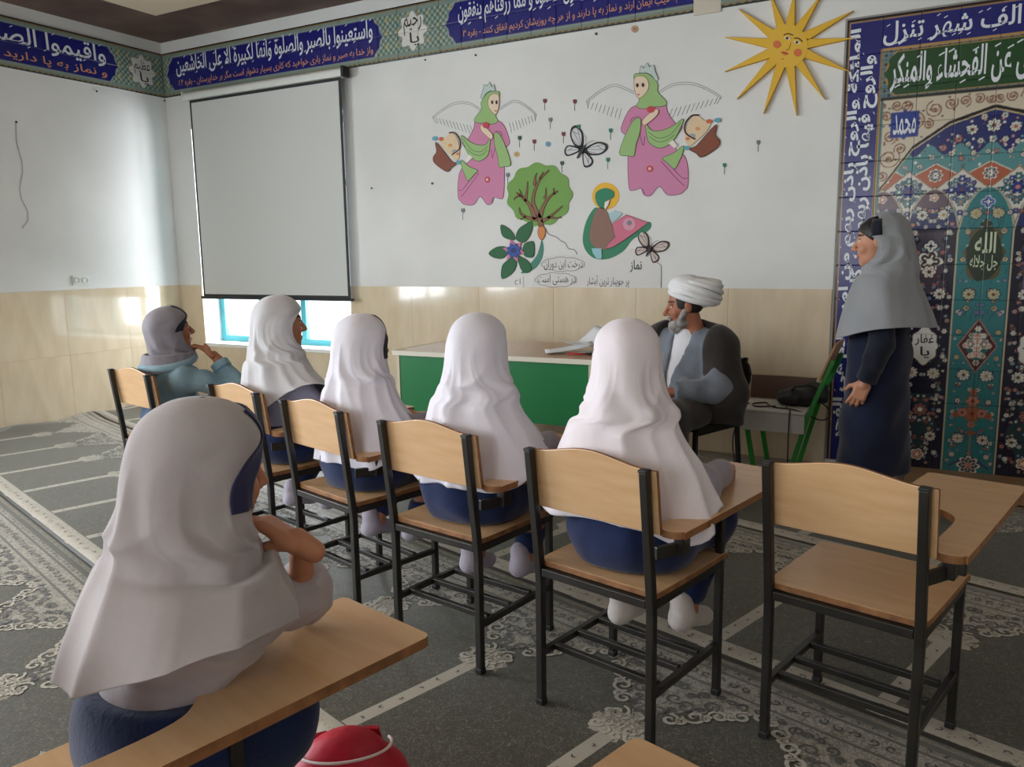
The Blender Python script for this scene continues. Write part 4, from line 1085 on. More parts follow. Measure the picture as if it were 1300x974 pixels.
def angel(label, conv, grp):
    A = Art('angel_cutout', label, 'wall decoration', (500, 900), conv, grp)
    GR, PK, SK = (150, 186, 118), (204, 128, 166), (228, 206, 180)
    for pts, fe in (([(385, 240), (330, 212), (255, 190), (165, 228), (75, 298)], [((95+i*26, 300+6*i+ (i % 2)*4), (78+i*26+(0 if i else 4), 345+9*i)) for i in range(9)]),
                    ([(545, 238), (640, 186), (755, 178), (860, 214), (952, 270)], [((925-i*29, 278+7*i), (905-i*30, 318+10*i)) for i in range(11)])):
        A.stroke('wing', [pts, [(p[0], p[1]+14) for p in pts]]+[[(a[0], a[1]), ((a[0]+b[0])/2-3, (a[1]+b[1])/2+8), b] for a, b in fe]+[[pts[-1], (pts[-1][0]+(12 if pts[-1][0] < 500 else -30), pts[-1][1]+48)]], .0016, (150, 150, 150), 0)
    dress = [(395, 330), (345, 370), (300, 480), (330, 520), (365, 545), (345, 660), (352, 860), (385, 880), (430, 868), (448, 908), (492, 915), (550, 855), (602, 910), (682, 905), (715, 880), (735, 850), (737, 745), (715, 660), (660, 615), (640, 560), (700, 470), (655, 445), (605, 372), (590, 310), (555, 305), (470, 345)]
    d = A.poly('dress', dress, PK, 0, True, line=(96, 48, 84))
    A.stroke('dress_fold_lines', [[(560, 690), (640, 780), (710, 850)], [(640, 740), (700, 800), (735, 800)], [(440, 870), (455, 905)], [(430, 450), (425, 520), (445, 590), (455, 530)], [(360, 440), (375, 410), (420, 400)]], .0016, (112, 58, 98), 1.2)
    A.poly('headscarf', [(383, 138), (430, 120), (490, 130), (540, 190), (540, 240), (597, 305), (580, 332), (520, 338), (440, 350), (400, 330), (420, 280)], GR, 1, line=(70, 100, 60))
    A.poly('face', [(390, 152), (420, 136), (462, 146), (482, 188), (474, 232), (440, 272), (412, 280), (393, 240), (387, 200)], SK, 2, line=(150, 110, 80))
    for x, y in ((408, 198), (445, 196)): A.disc('eye', (x, y), 9, (40, 30, 30), 3, 1.5)
    A.disc('mouth', (415, 258), 9, (190, 90, 90), 3, .5)
    A.poly('crown', [(420, 118), (430, 70), (450, 88), (468, 50), (488, 78), (515, 66), (524, 108), (545, 158), (530, 172), (500, 132), (460, 112)], (190, 204, 200), 2, False, line=(96, 120, 116))
    A.poly('drape', [(425, 412), (365, 450), (290, 635), (350, 655), (385, 657), (400, 580), (425, 500)], GR, 2, line=(70, 100, 60))
    A.poly('drape', [(462, 450), (500, 490), (570, 490), (640, 460), (705, 415), (690, 470), (640, 560), (570, 605), (510, 590), (475, 550)], GR, 2, line=(70, 100, 60))
    A.poly('drape', [(705, 590), (640, 640), (570, 670), (600, 700), (650, 740), (680, 690), (702, 640)], GR, 2, line=(70, 100, 60))
    A.stroke('drape_fold_lines', [[(480, 500), (540, 540), (620, 520), (690, 440)], [(485, 530), (540, 565), (600, 555), (650, 520)]], .0014, (90, 124, 76), 3.2)
    A.poly('hand', [(440, 430), (478, 388), (530, 352), (546, 370), (528, 402), (480, 442), (450, 458)], SK, 3, line=(150, 110, 80))
    A.poly('cuff', [(610, 575), (640, 555), (670, 590), (650, 608)], (232, 226, 220), 3, False)
    f = A.disc('flower', (497, 355), 26, (196, 60, 70), 4, .85)
    A.disc('flower_badge', (488, 740), 22, (196, 70, 84), 1.5); A.disc('badge_centre', (488, 740), 10, (236, 190, 180), 2.4)
    A.poly('basket_filling', [(730, 470), (760, 412), (800, 396), (850, 430), (885, 440), (855, 500), (790, 560), (750, 592), (722, 560)], (222, 196, 160), 2)
    for c, r, cc in (((875, 432), 20, (206, 96, 60)), ((930, 425), 22, (96, 160, 180)), ((765, 525), 20, (150, 160, 176)), ((735, 545), 14, (216, 120, 70)), ((730, 605), 20, (96, 160, 180)), ((800, 480), 16, (216, 150, 90))): A.disc('basket_fruit', c, r, cc, 3, .7)
    A.poly('basket', [(745, 612), (790, 592), (850, 525), (922, 452), (915, 520), (942, 556), (930, 600), (830, 665), (790, 640)], (130, 66, 42), 3, line=(60, 30, 22))
    A.stroke('basket_handle', [[(810, 392), (760, 396), (718, 450), (724, 510), (785, 548)]], .005, (90, 46, 36), 3)
    return A
c4_ = lambda q: (730+q[0]/5.125, 70+q[1]/5.126)
def c4m(q):
    x, y = c4_(q); return (627.8-.77*(x-813.9), 132.5+.92*(y-111)+.05*(x-813.9))
angel('pink-gowned paper angel facing left, her basket towards the sun', c4_, 'angel cut-outs')
angel('pink-gowned paper angel facing right, its basket towards the projection screen', c4m, 'angel cut-outs')

c5 = lambda q: (610+q[0]/5.2, 200+q[1]/5.2)
A = Art('tree_cutout', 'round green foam tree with brown branches on the wall', 'wall decoration', (390, 440), c5)
cr = [(390+(212+9*math.cos(11*t))*math.cos(t), 245+(205+9*math.sin(11*t+1))*math.sin(t)) for t in np.linspace(0, 2*math.pi, 66, endpoint=False)]
A.poly('crown', cr, (112, 158, 70), 0, False, th=.005)
def limb(pts, w):
    L_, R_ = [], []
    for i, p in enumerate(pts):
        a = np.array(pts[max(i-1, 0)]); b = np.array(pts[min(i+1, len(pts)-1)]); t = (b-a)/(np.linalg.norm(b-a)+1e-6); nrm = np.array([-t[1], t[0]]); ww = w*(1-.75*i/(len(pts)-1))
        L_.append(tuple(np.array(p)+nrm*ww)); R_.append(tuple(np.array(p)-nrm*ww))
    return L_+R_[::-1]
for pts, w in (([(400, 450), (395, 400), (370, 350), (350, 290), (365, 210), (400, 140), (450, 90)], 26), ([(360, 400), (330, 320), (280, 265), (245, 235)], 22), ([(300, 285), (310, 220), (315, 165)], 13), ([(395, 390), (420, 320), (460, 260), (510, 225)], 22), ([(360, 180), (365, 130), (375, 105)], 12), ([(425, 270), (435, 240), (435, 205)], 10), ([(370, 410), (310, 395), (270, 370), (260, 335)], 18), ([(410, 420), (455, 395), (500, 360), (540, 325)], 17), ([(450, 395), (500, 400), (535, 395)], 12), ([(265, 250), (235, 265), (225, 280)], 9), ([(280, 260), (262, 215)], 9), ([(490, 240), (485, 205)], 9), ([(300, 392), (268, 408)], 9), ([(395, 140), (415, 100)], 9)):
    A.poly('branch', limb(pts, w*.62), (132, 92, 66), 2.6, True, line=(90, 56, 36))
A = Art('bud_cutout', 'orange bud on a curved teal leaf under the foam tree', 'wall decoration', (405, 500), c5)
A.poly('leaf', [(405, 545), (417, 600), (405, 670), (365, 730), (300, 762), (268, 760), (320, 710), (370, 650), (392, 590)], (62, 132, 112), 0)
A.poly('bud', [(405, 440), (430, 480), (425, 520), (405, 545), (386, 520), (382, 478)], (206, 130, 66), 2, line=(140, 84, 40))
A = Art('flower_cutout', 'paper flower with six dark green leaves, pink star and blue centre', 'wall decoration', (225, 600), c5)
for pts in ([(215, 545), (150, 520), (138, 445), (200, 480), (230, 530)], [(240, 540), (250, 480), (300, 440), (345, 425), (335, 500), (290, 560)], [(285, 590), (300, 565), (352, 558), (352, 652), (305, 655), (285, 630)], [(250, 650), (310, 680), (340, 730), (310, 762), (272, 740), (255, 690)], [(225, 655), (240, 700), (215, 760), (145, 800), (145, 720), (180, 680)], [(185, 620), (150, 665), (90, 660), (58, 630), (110, 592), (170, 590)]):
    A.poly('leaf', pts, (22, 96, 52), 1, th=.004, line=(14, 64, 36))
star = [(225+(75 if k % 2 == 0 else 40)*math.cos(k*math.pi/6+.2), 615+(80 if k % 2 == 0 else 42)*math.sin(k*math.pi/6+.2)) for k in range(12)]
A.poly('pink_petals', star, (204, 120, 156), 3.6, False, th=.003)
A.poly('blue_petals', [(225+(52 if k % 2 else 38)*math.cos(k*math.pi/8), 615+(52 if k % 2 else 38)*math.sin(k*math.pi/8)) for k in range(16)], (40, 76, 160), 5.2, False, th=.006)
A.disc('centre', (225, 615), 18, (30, 46, 110), 8)

A = Art('praying_figure_cutout', 'paper figure in green veil praying on a pink mat before a yellow halo', 'wall decoration', (810, 660), c5)
A.disc('halo', (827, 255), 90, (232, 180, 44), 0)
A.poly('green_robe', [(760, 330), (700, 420), (676, 540), (700, 620), (760, 668), (850, 668), (940, 620), (1000, 545), (1060, 510), (1120, 470), (1118, 425), (1040, 450), (960, 510), (830, 590), (800, 500), (800, 380)], (44, 128, 92), .6)
A.poly('brown_cloak', [(775, 335), (735, 440), (725, 540), (770, 600), (840, 600), (890, 525), (865, 440), (830, 350)], (140, 104, 90), 1.8)
A.poly('pink_mat', [(870, 440), (965, 378), (1110, 430), (1030, 490), (960, 540), (880, 590), (830, 605), (845, 570), (892, 525)], (206, 110, 136), 2.6, False, line=(96, 60, 50))
A.disc('mat_emblem', (985, 440), 42, (214, 150, 170), 3.4); A.disc('emblem_centre', (985, 432), 16, (120, 130, 140), 4.4)
A.poly('green_veil', [(760, 270), (770, 225), (830, 202), (880, 225), (882, 260), (850, 280), (820, 300), (815, 340), (780, 320)], (30, 128, 92), 1.8)
A.poly('face', [(850, 280), (858, 275), (850, 310), (828, 345), (818, 330), (822, 295)], (232, 226, 218), 2.8, False, line=(120, 80, 70))
A.poly('hands', [(850, 370), (890, 348), (900, 355), (930, 362), (938, 372), (905, 405), (870, 425), (855, 400)], (170, 200, 206), 2.4, False)
A.poly('blue_socks', [(738, 600), (800, 600), (805, 650), (800, 668), (770, 668), (745, 630)], (150, 200, 210), 3.4, False)
A = Art('ribbon_sticker', 'thin grey ribbon trailing down from the foam tree', 'wall decoration', (520, 560), c5)
A.stroke('ribbon', [[(430, 465), (450, 505), (500, 525), (530, 550), (560, 565), (580, 600), (620, 610), (638, 640)]], .004, (170, 168, 168), 0)
A = Art('paper_backing', 'white paper sheet with hand lettering on the wall above the man', 'poster', (800, 860), c5)
A.poly('sheet', [(340, 868), (345, 790), (420, 650), (560, 640), (690, 650), (900, 640), (1000, 600), (1165, 690), (1190, 710), (1192, 868)], (216, 214, 212), 0, False, th=.0015)
A.stroke('folded_edge', [[(1168, 695), (1188, 710), (1193, 730), (1192, 868)]], .0022, (166, 162, 160), 1)
wt = lambda u, v: (u, YF-.0036, v)
def wall_text(txt, x0, x1, y0, y1, ink, bold=.0):
    a = wxz((x0, y1)); b = wxz((x1, y0)); L = Letters(wt); L.text(txt, a[0], b[0], a[1], b[1], bold=bold)
    return par_local(L.build('hand_lettering', ink), A.root)
INK1 = mat('charcoal_ink', srgb(66, 60, 66), .6); INK2 = mat('dark_green_ink', srgb(40, 74, 62), .6)
wall_text('نماز', 800, 815, 330, 346, INK2, .02)
wall_text('پر جویبار ترین آبشار', 745, 799, 350, 365, INK1)
wall_text('درخت این دوران', 691, 740, 329, 343, INK1)
wall_text('در هستی است', 683, 731, 348, 362, INK1)
for (cx, cy, rx, ry, n) in ((547, 705, 138, 42, 9), (500, 808, 134, 42, 9)):
    A.stroke('cloud_outline', [[(cx+(rx+7*abs(math.sin(n*t/2)))*math.cos(t), cy+(ry+7*abs(math.sin(n*t/2)))*math.sin(t)) for t in np.linspace(0, 2*math.pi, 60)]], .0016, (120, 108, 132), 1)
A = Art('card_sticker', 'small white card with a grey mark under the paper flower', 'card', (250, 818), c5)
A.poly('card', [(210, 785), (285, 785), (285, 858), (210, 858)], (222, 220, 220), 0, False)
A.stroke('printed_mark', [[(262, 800), (262, 838)], [(245, 812), (232, 815), (232, 835), (248, 838)]], .003, (150, 150, 154), 1)

def butterfly(label, c, s, rot, line, inner):
    conv = lambda q: (c[0]+s*(q[0]*math.cos(rot)-q[1]*math.sin(rot)), c[1]+s*(q[0]*math.sin(rot)+q[1]*math.cos(rot)))
    A = Art('butterfly_sticker', label, 'butterfly sticker', (0, 0), conv, 'butterfly stickers', base=.003)
    up = [(2, -2), (14, -24), (30, -30), (36, -22), (30, -8), (14, 2)]; lo = [(2, 1), (16, 2), (26, 8), (26, 18), (18, 24), (8, 14)]
    for sg in (1, -1):
        for nm, w in (('upper_wing', up), ('lower_wing', lo)):
            P = [(sg*x, y) for x, y in w]; cx, cy = np.mean(P, 0)
            o = A.poly(nm, P, line, 0, True, th=.0015)
            A.poly('wing_cell', [(cx+(x-cx)*.74, cy+(y-cy)*.74) for x, y in P], inner, 1, True, th=.001)
            A.stroke('wing_veins', [[(0, 0), (x, y)] for x, y in P[1:-1]]+[[((P[1][0]+cx)/2, (P[1][1]+cy)/2), ((P[3][0]+cx)/2, (P[3][1]+cy)/2)]], .0012, line, 1.6)
    A.poly('thorax', [(0, -10), (2.4, 0), (1.2, 16), (-1.2, 16), (-2.4, 0)], line, 2, True, th=.004)
    A.stroke('antennae', [[(0, -9), (4, -18), (10, -24)], [(0, -9), (-4, -18), (-10, -24)]], .0012, line, 2)
butterfly('black and white paper butterfly between the two angels', (740, 190), .74, .55, (30, 30, 34), (206, 206, 208))
butterfly('brown-edged pale paper butterfly beside the praying figure', (825, 316), .60, .42, (58, 40, 40), (206, 190, 184))

pins = [(692, 129, 0), (730, 129.7, 0), (699, 153, 1), (660, 176, 2), (678.6, 180.6, 0), (715.6, 171, 0), (713.8, 208, 2), (645, 223, 1), (588, 268, 1), (734.9, 161.7, 3), (775.5, 166.6, 3), (772, 203.7, 3), (920, 210.5, 3), (962.8, 181.6, 1)]
where = ['beside the left angel\'s wing tip', 'below the right angel\'s wing tip', 'below the two red ones between the wings', 'over the ochre dot by the foam tree', 'left of the pale blue dot', 'right of the pale blue dot', 'touching the foam tree\'s right edge', 'touching the foam tree\'s left edge', 'under the hem of the angel nearest the screen', 'over the black and white butterfly', 'right of the black and white butterfly\'s upper wing', 'below the black and white butterfly', 'below the basket nearest the sun', 'below the sun, alone on bare wall']
PC = [(120, 40, 50), (110, 124, 126), (52, 78, 74), (40, 120, 96)]; PN = ['dark red', 'grey', 'dark teal', 'green']
for i, (x, y, k) in enumerate(pins):
    A = Art('tulip_pin', '%s tulip-shaped pin sticker %s' % (PN[k], where[i]), 'pin sticker', (x, y), lambda q: q, 'tulip pin stickers')
    A.poly('tulip_head', [(x, y-2.8), (x+1.6, y-3.6), (x+2.4, y-.6), (x+1.2, y+1.8), (x-1.2, y+1.8), (x-2.4, y-.6), (x-1.6, y-3.6)], PC[k], 0, False, th=.006)
    A.stroke('stem', [[(x, y+1.5), (x-.4, y+6), (x-.2, y+11)]], .0022, PC[k], 0)
for (x, y, r, c, lb) in ((696, 183, 3.6, (120, 160, 184), 'pale blue round sticker between the pins'), (656, 196, 3.6, (206, 170, 120), 'ochre round sticker above the foam tree'), (806, 37, 4.6, (190, 150, 120), 'tan round sticker below the tile frieze'), (757, 43, 1.8, (84, 70, 74), 'small dark round spot below the frieze'), (604, 70, 1.4, (50, 46, 46), 'tiny black nail head below the frieze medallion'), (540, 76, 1.2, (50, 46, 46), 'tiny black nail head at the frieze\'s lower edge'), (549, 233, 1.6, (84, 80, 80), 'small dark spot left of the angel nearest the screen'), (472, 239, 1.3, (110, 106, 104), 'faint dark spot on bare wall right of the screen')):
    A = Art('round_sticker' if r > 3 else 'wall_spot', lb, 'sticker' if r > 3 else 'wall spot', (x, y), lambda q: q)
    A.disc('disc' , (x, y), r, c, 0); A.disc('disc_centre', (x, y), r*.4, tuple(int(v*.82) for v in c), 1)

c3 = lambda q: (880+q[0]/2.864, q[1]/2.864)
A = Art('sun_cutout', 'yellow foam sun with a smiling face and thirteen pointed rays', 'wall decoration', (345, 170), c3, base=.0215)
tips = [(165, 35), (280, -25), (372, -30), (470, -18), (585, 42), (592, 141), (578, 266), (480, 364), (378, 422), (258, 416), (162, 362), (118, 263), (118, 138)]
YEL = (226, 178, 46)
for tx, ty in tips:
    a = math.atan2(ty-170, tx-345); r = 66
    b0 = (345+r*math.cos(a-.27), 170+r*math.sin(a-.27)); b1 = (345+r*math.cos(a+.27), 170+r*math.sin(a+.27))
    A.poly('ray', [b0, (tx, ty), b1], YEL, 0, False, th=.004, line=(170, 124, 34), lw=.001)
A.disc('face', (345, 170), 74, (226, 180, 56), 1.6, 1.06, n=30)
for x, y in ((308, 165), (383, 195)): A.disc('cheek', (x, y), 14, (214, 110, 62), 2.8)
for x, y in ((346, 143), (381, 158)):
    A.disc('eye', (x, y), 11, (238, 226, 200), 2.8, .55, .3); A.disc('pupil', (x-1, y), 5, (40, 26, 20), 3.6)
A.stroke('brow', [[(332, 132), (348, 126), (366, 132)]], .003, (50, 34, 24), 2.8); A.stroke('brow', [[(370, 143), (386, 143), (400, 156)]], .003, (50, 34, 24), 2.8)
A.stroke('nose_line', [[(358, 158), (350, 184), (340, 182)]], .0018, (150, 96, 40), 2.8)
A.poly('mouth', [(322, 193), (336, 191), (350, 199), (336, 203)], (196, 84, 56), 2.8); A.stroke('chin_line', [[(324, 219), (333, 216)]], .002, (196, 84, 56), 2.8)
# ------------------------------------------------------------------ people
M_SKIN = mat('skin', (.6, .4, .3), .5, .35, attr='Col')
M_SKIN.node_tree.nodes['Principled BSDF'].inputs['Subsurface Weight'].default_value = .08
M_SKIN.node_tree.nodes['Principled BSDF'].inputs['Subsurface Radius'].default_value = (.02, .008, .004)
def cloth(name, c, c2=None, bump=.12, bscale=90, rough=.8):
    return mat(name, srgb(*c), rough, .25, c2=srgb(*(c2 or tuple(int(v*.93) for v in c))), nscale=5, bump=bump, bscale=bscale, sheen=.25)
_heads = {}
def head_mesh(kind):
    if kind in _heads: return _heads[kind]
    m = kind == 'man'
    w = 1.03 if m else 1.0
    f = un(.03, ell((0, -.012, .03), (.074*w, .094, .083)), ell((0, .022, -.035), (.058*w, .066, .085)), ell((0, .03, -.085), (.046*w, .05, .034)), cap((0, -.02, -.08), (0, -.035, -.19), .05*w, .056*w))
    f = un(.016, f, cap((-.034, .075, .028), (.034, .075, .028), .011 if m else .008), ell((-.037, .062, -.03), (.022, .02, .024)), ell((.037, .062, -.03), (.022, .02, .024)), ell((0, .066, -.104), (.021, .018, .015)))
    f = sub(f, ell((-.031, .097, .009), (.018, .016, .012)), ell((.031, .097, .009), (.018, .016, .012)), k=.012)
    f = un(.008, f, cap((0, .086, .014), (0, .1085 if not m else .113, -.026), .0075, .0115 if not m else .0135), ell((-.0105, .096, -.033), (.008, .009, .0065)), ell((.0105, .096, -.033), (.008, .009, .0065)))
    f = un(.004, f, ell((0, .086, -.0605), (.022, .0095, .0055)), ell((0, .0845, -.0715), (.018, .0095, .006)), ell((-.031, .0715, .009), (.0125, .0125, .0125)), ell((.031, .0715, .009), (.0125, .0125, .0125)))
    f = un(.008, f, ell((-.076*w, -.008, -.004), (.010, .02, .031)), ell((.076*w, -.008, -.004), (.010, .02, .031)))
    V, Fq = surf(f, (-.105, -.125, -.20), (.105, .135, .13), .0042)
    V = relax(V, Fq, 1, .3)
    _heads[kind] = (V, Fq)
    return _heads[kind]
def head_colors(V, skin, lip, brow):
    x, y, z = np.abs(V[:, 0]), V[:, 1], V[:, 2]
    C = np.tile(np.array(skin), (len(V), 1))
    cheek = np.exp(-(((x-.04)/.02)**2+((z+.03)/.02)**2))*(y > .03); C = C*(1-.16*cheek[:, None])+np.array(lip)*(.16*cheek[:, None])
    m = (y > .076) & (((V[:, 0])/.024)**2+((z+.0665)/.0105)**2 < 1); C[m] = lip
    e = np.sqrt((x-.031)**2+(y-.0715)**2+(z-.009)**2)
    m = (e < .0145) & (y > .076) & (np.abs(z-.009) < .0075); C[m] = srgb(214, 204, 196)
    m = (e < .0150) & (y > .079) & ((x-.031)**2+(z-.009)**2 < .0066**2); C[m] = srgb(30, 20, 16)
    m = (y > .068) & (e < .019) & (z > .0145) & (z < .0195); C[m] = srgb(44, 28, 22)
    zb = .0315+.006*np.cos((x-.03)/.02*1.2)
    m = (y > .05) & (x > .010) & (x < .052) & (np.abs(z-zb) < .0046); C[m] = brow
    return C
def hand_mesh(curl=(.5, .6, .4), spread=.12, thumb=(.75, .6, -.25), left=True):
    fs = [rbox((.0, .045, .0), (.037, .046, .0125), .012), ell((.024, .028, -.004), (.018, .032, .015)), cap((0, -.03, 0), (0, .01, 0), .023, .027)]
    lens = [(.040, .025, .020), (.044, .028, .021), (.041, .026, .020), (.032, .020, .018)]
    for i, xo in enumerate((.028, .010, -.009, -.027)):
        p = np.array([xo, .084-(.010 if i == 3 else 0), 0]); a = 0.
        for k in range(3):
            a += curl[k]*(1+.08*i); sp = (1.5-i)*spread
            d = np.array([math.sin(sp)*math.cos(a), math.cos(sp)*math.cos(a), -math.sin(a)]); q = p+d*lens[i][k]
            fs.append(cap(p, q, .0098-.0007*k-(.0008 if i == 3 else 0), .0092-.0008*k-(.0008 if i == 3 else 0))); p = q
    d = np.array(thumb, float); d /= np.linalg.norm(d); p = np.array([.026, .018, -.004]); q = p+d*.042; d2 = d+np.array([-.35, .35, -.15]); d2 /= np.linalg.norm(d2)
    fs += [cap(p, q, .0135, .0112), cap(q, q+d2*.032, .0108, .0088)]
    V, Fq = surf(un(.0065, *fs), (-.075, -.055, -.125), (.105, .22, .05), .0042)
    V = relax(V, Fq, 1, .3)
    if not left: V = V*np.array([-1, 1, 1], np.float32); Fq = Fq[:, ::-1]
    return V, Fq
def put_hand(wrist, fdir, dorsal, left, s=1., **kw):
    V, Fq = hand_mesh(left=left, **kw)
    f = np.array(fdir, float); f /= np.linalg.norm(f); d = np.array(dorsal, float); d -= f*(d@f); d /= np.linalg.norm(d); x = np.cross(f, d)
    B = np.stack([x, f, d], 1)
    return (V*s)@B.T+np.array(wrist), Fq
def joined(parts):
    Vs, Fs, Cs, b = [], [], [], 0
    for V, Fq, C in parts:
        Vs.append(V); Fs.append(Fq+b); Cs.append(C); b += len(V)
    return np.concatenate(Vs), np.concatenate(Fs), np.concatenate(Cs)
def bbox(pts, pad): P = np.array(pts); return P.min(0)-pad, P.max(0)+pad

def body(root, J, hc, R, hs, kind, skin, lip, brow, hands, thick=1.):
    t = thick
    f = un(.05, cap(J['pel'], J['chest'], .115*t, .11*t, sy=1.2), cap(J['chest'], J['neck'], .10*t, .045*t), cap(J['shL'], J['shR'], .05*t), cap(J['neck'], hc, .045*t))
    for s in 'LR':
        f = un(.03, f, cap(J['sh'+s], J['el'+s], .042*t, .034*t), cap(J['el'+s], J['wr'+s], .034*t, .023*t), cap(J['hip'+s], J['kn'+s], .075*t, .055*t), cap(J['kn'+s], J['an'+s], .05*t, .034*t), cap(J['an'+s], J['to'+s], .031*t, .024*t))
    lo, hi = bbox(list(J.values())+[hc], .14)
    V, Fq = surf(f, lo, hi, .014)
    sk = np.array(skin)
    parts = [(V, Fq, np.tile(sk, (len(V), 1)))]
    HV, HF = head_mesh(kind)
    parts.append(((HV*hs)@R.T+np.array(hc), HF, head_colors(HV, skin, lip, brow)))
    for h in hands:
        hv, hf = put_hand(**h); parts.append((hv, hf, np.tile(sk, (len(hv), 1))))
    V, Fq, C = joined(parts)
    me = np_mesh('body', V, Fq); col_attr(me, C)
    return link('body', me, M_SKIN, root, True)

def catmull_rings(K, n):
    K = np.array(K); k = len(K); out = []
    ts = np.linspace(0, k-1, n)
    for t in ts:
        i = min(int(t), k-2); u = t-i
        a, b, c, d = K[max(i-1, 0)], K[i], K[i+1], K[min(i+2, k-1)]
        out.append(.5*((2*b)+(-a+c)*u+(2*a-5*b+4*c-d)*u*u+(-a+3*b-3*c+d)*u**3))
    return np.array(out)
def veil(root, hc, R, hs, rings, m, name='headscarf', M=150, N=104, fold=.016, nf=(7, 11, 17), seed=1, hemf=None, opening=1., trim=None, trim_rows=(.10, .40), trim_w=.045, puff=1., neckfold=.007, crown_open=0., flare=1.):
    """draped headscarf: head rings follow the skull, body rings (cx,cy,cz,ax,bf,bb) follow the shoulders"""
    rg = np.random.default_rng(seed)
    def ring(ax, bf, bb, op):
        th = op+(2*math.pi-2*op)*np.linspace(0, 1, M)
        s, c = np.sin(th), np.cos(th)
        return np.stack([ax*s, np.where(c > 0, bf, bb)*c], -1), th
    co = crown_open
    hr = [(.1335, .006, .006, .006, 0), (.130, .030, .034, .034, 0), (.120, .054, .060, .062, 40*co), (.098, .079, .087, .092, 46*co), (.068, .094, .1005, .111, 6+40*co), (.035, .1005, .103, .120, 40), (.0, .103, .100, .126, 50), (-.04, .107, .096, .131, 50), (-.075, .116, .093, .137, 43), (-.102, .127, .097, .142, 26), (-.122, .136, .100, .146, 0), (-.150, .147, .105, .151, 0)]
    tight = {.0: (.096, .119), -.04: (.0935, .119), -.075: (.089, .118), -.102: (.086, .117), -.122: (.088, .118), -.150: (.094, .121)}
    hr = [(z, *((flare*ax+(1-flare)*tight[z][0], bf, flare*bb+(1-flare)*tight[z][1]) if z in tight else (ax, bf, bb)), op) for z, ax, bf, bb, op in hr]
    K = []
    for z, ax, bf, bb, op in hr:
        p, th = ring(ax*puff, bf, bb*puff, math.radians(op*opening)); P = np.c_[p[:, 0], p[:, 1]-.012, np.full(M, z)]
        K.append((P*hs)@R.T+np.array(hc))
    nh = len(K)
    for (cx, cy, cz, ax, bf, bb) in rings:
        p, th = ring(ax, bf, bb, 0.)
        zz = np.full(M, cz, float)
        K.append(np.c_[p[:, 0]+cx, p[:, 1]+cy, zz])
    th = 2*math.pi*np.linspace(0, 1, M)
    if hemf is not None:
        for i in range(len(rings)):
            w = (i+1)/len(rings); K[nh+i][:, 2] += hemf(th)*w**2
    # keep first/last column identical where closed
    G = catmull_rings(K, N)
    tt = np.linspace(0, 1, N); t0 = (nh-3)/(len(K)-1)
    cen = G.mean(1, keepdims=True); rad = G-cen; rad[..., 2] = 0; rad /= (np.linalg.norm(rad, axis=-1, keepdims=True)+1e-6)
    amp = np.clip((tt-t0*.55)/(1-t0*.55), 0, 1)
    fd = np.zeros((N, M))
    for q, n in enumerate(nf):
        ph = rg.uniform(0, 6.28); tw = rg.uniform(-1.5, 1.5)
        w = n*th[None, :]/2+ph+tw*tt[:, None]*2+.5*np.sin(2*th[None, :]+ph)
        w = 1-2*np.abs(np.sin(w))**.75                              # ridged: crisp crests, broad hollows
        fd += w/(1+.5*q)*(.55+.45*np.sin(th[None, :]*2+rg.uniform(0, 6)))
    D = fold*(amp**.9)[:, None]*(fd*.62+.28)
    band = np.exp(-((tt-t0-.03)/.13)**2)[:, None]
    q1 = 13*tt[:, None]+2.6*np.cos(th[None, :]+rg.uniform(-.6, .6))+rg.uniform(0, 6)
    D += neckfold*band*((1-2*np.abs(np.sin(q1))**.7)*(.6+.4*np.cos(2*th[None, :]+rg.uniform(0, 6)))+.5*np.sin(7*th[None, :]+14*tt[:, None]))
    D += .0022*np.sin(5*th[None, :]+9*tt[:, None]+rg.uniform(0, 6))*np.clip(tt*4, 0, 1)[:, None]
    seam = np.minimum(1, np.minimum(np.arange(M), M-1-np.arange(M))/6.)[None, :]
    G = G+rad*(D*seam)[..., None]
    idx = np.arange(N*M).reshape(N, M)
    Fq = np.stack([idx[:-1, :-1], idx[:-1, 1:], idx[1:, 1:], idx[1:, :-1]], -1).reshape(-1, 4)
    me = np_mesh(name, G.reshape(-1, 3), Fq)
    bm = bmesh.new(); bm.from_mesh(me); bmesh.ops.remove_doubles(bm, verts=bm.verts, dist=.0008); bmesh.ops.recalc_face_normals(bm, faces=bm.faces); bm.to_mesh(me); bm.free()
    o = link(name, me, m, root, True)
    s = o.modifiers.new('thick', 'SOLIDIFY'); s.thickness = .0025; s.offset = 1
    if trim is not None:
        r0, r1 = int(trim_rows[0]*N), int(trim_rows[1]*N); nb = 10
        rows = {-1: [], 1: []}
        for i in range(r0, r1):
            up = np.array([0, 0, max(0., 1-3*(i-r0)/(r1-r0))])
            for sd in (1, -1):
                line = (G[i]+(rad[i]+up)*.0045)[::sd]
                L = np.r_[0, np.cumsum(np.linalg.norm(np.diff(line, axis=0), axis=1))]
                q = np.linspace(0, min(trim_w, L[-1]*.45), nb)
                rows[sd].append(np.stack([np.interp(q, L, line[:, k]) for k in range(3)], -1))
        for sd in (1, -1):
            sub_ = np.array(rows[sd]); a, b = sub_.shape[:2]; ii = np.arange(a*b).reshape(a, b)
            fq = np.stack([ii[:-1, :-1], ii[:-1, 1:], ii[1:, 1:], ii[1:, :-1]], -1).reshape(-1, 4)
            to = link('headband', np_mesh('headband', sub_.reshape(-1, 3), fq), trim, root, True)
            q = to.modifiers.new('thick', 'SOLIDIFY'); q.thickness = .003; q.offset = 0
    return o

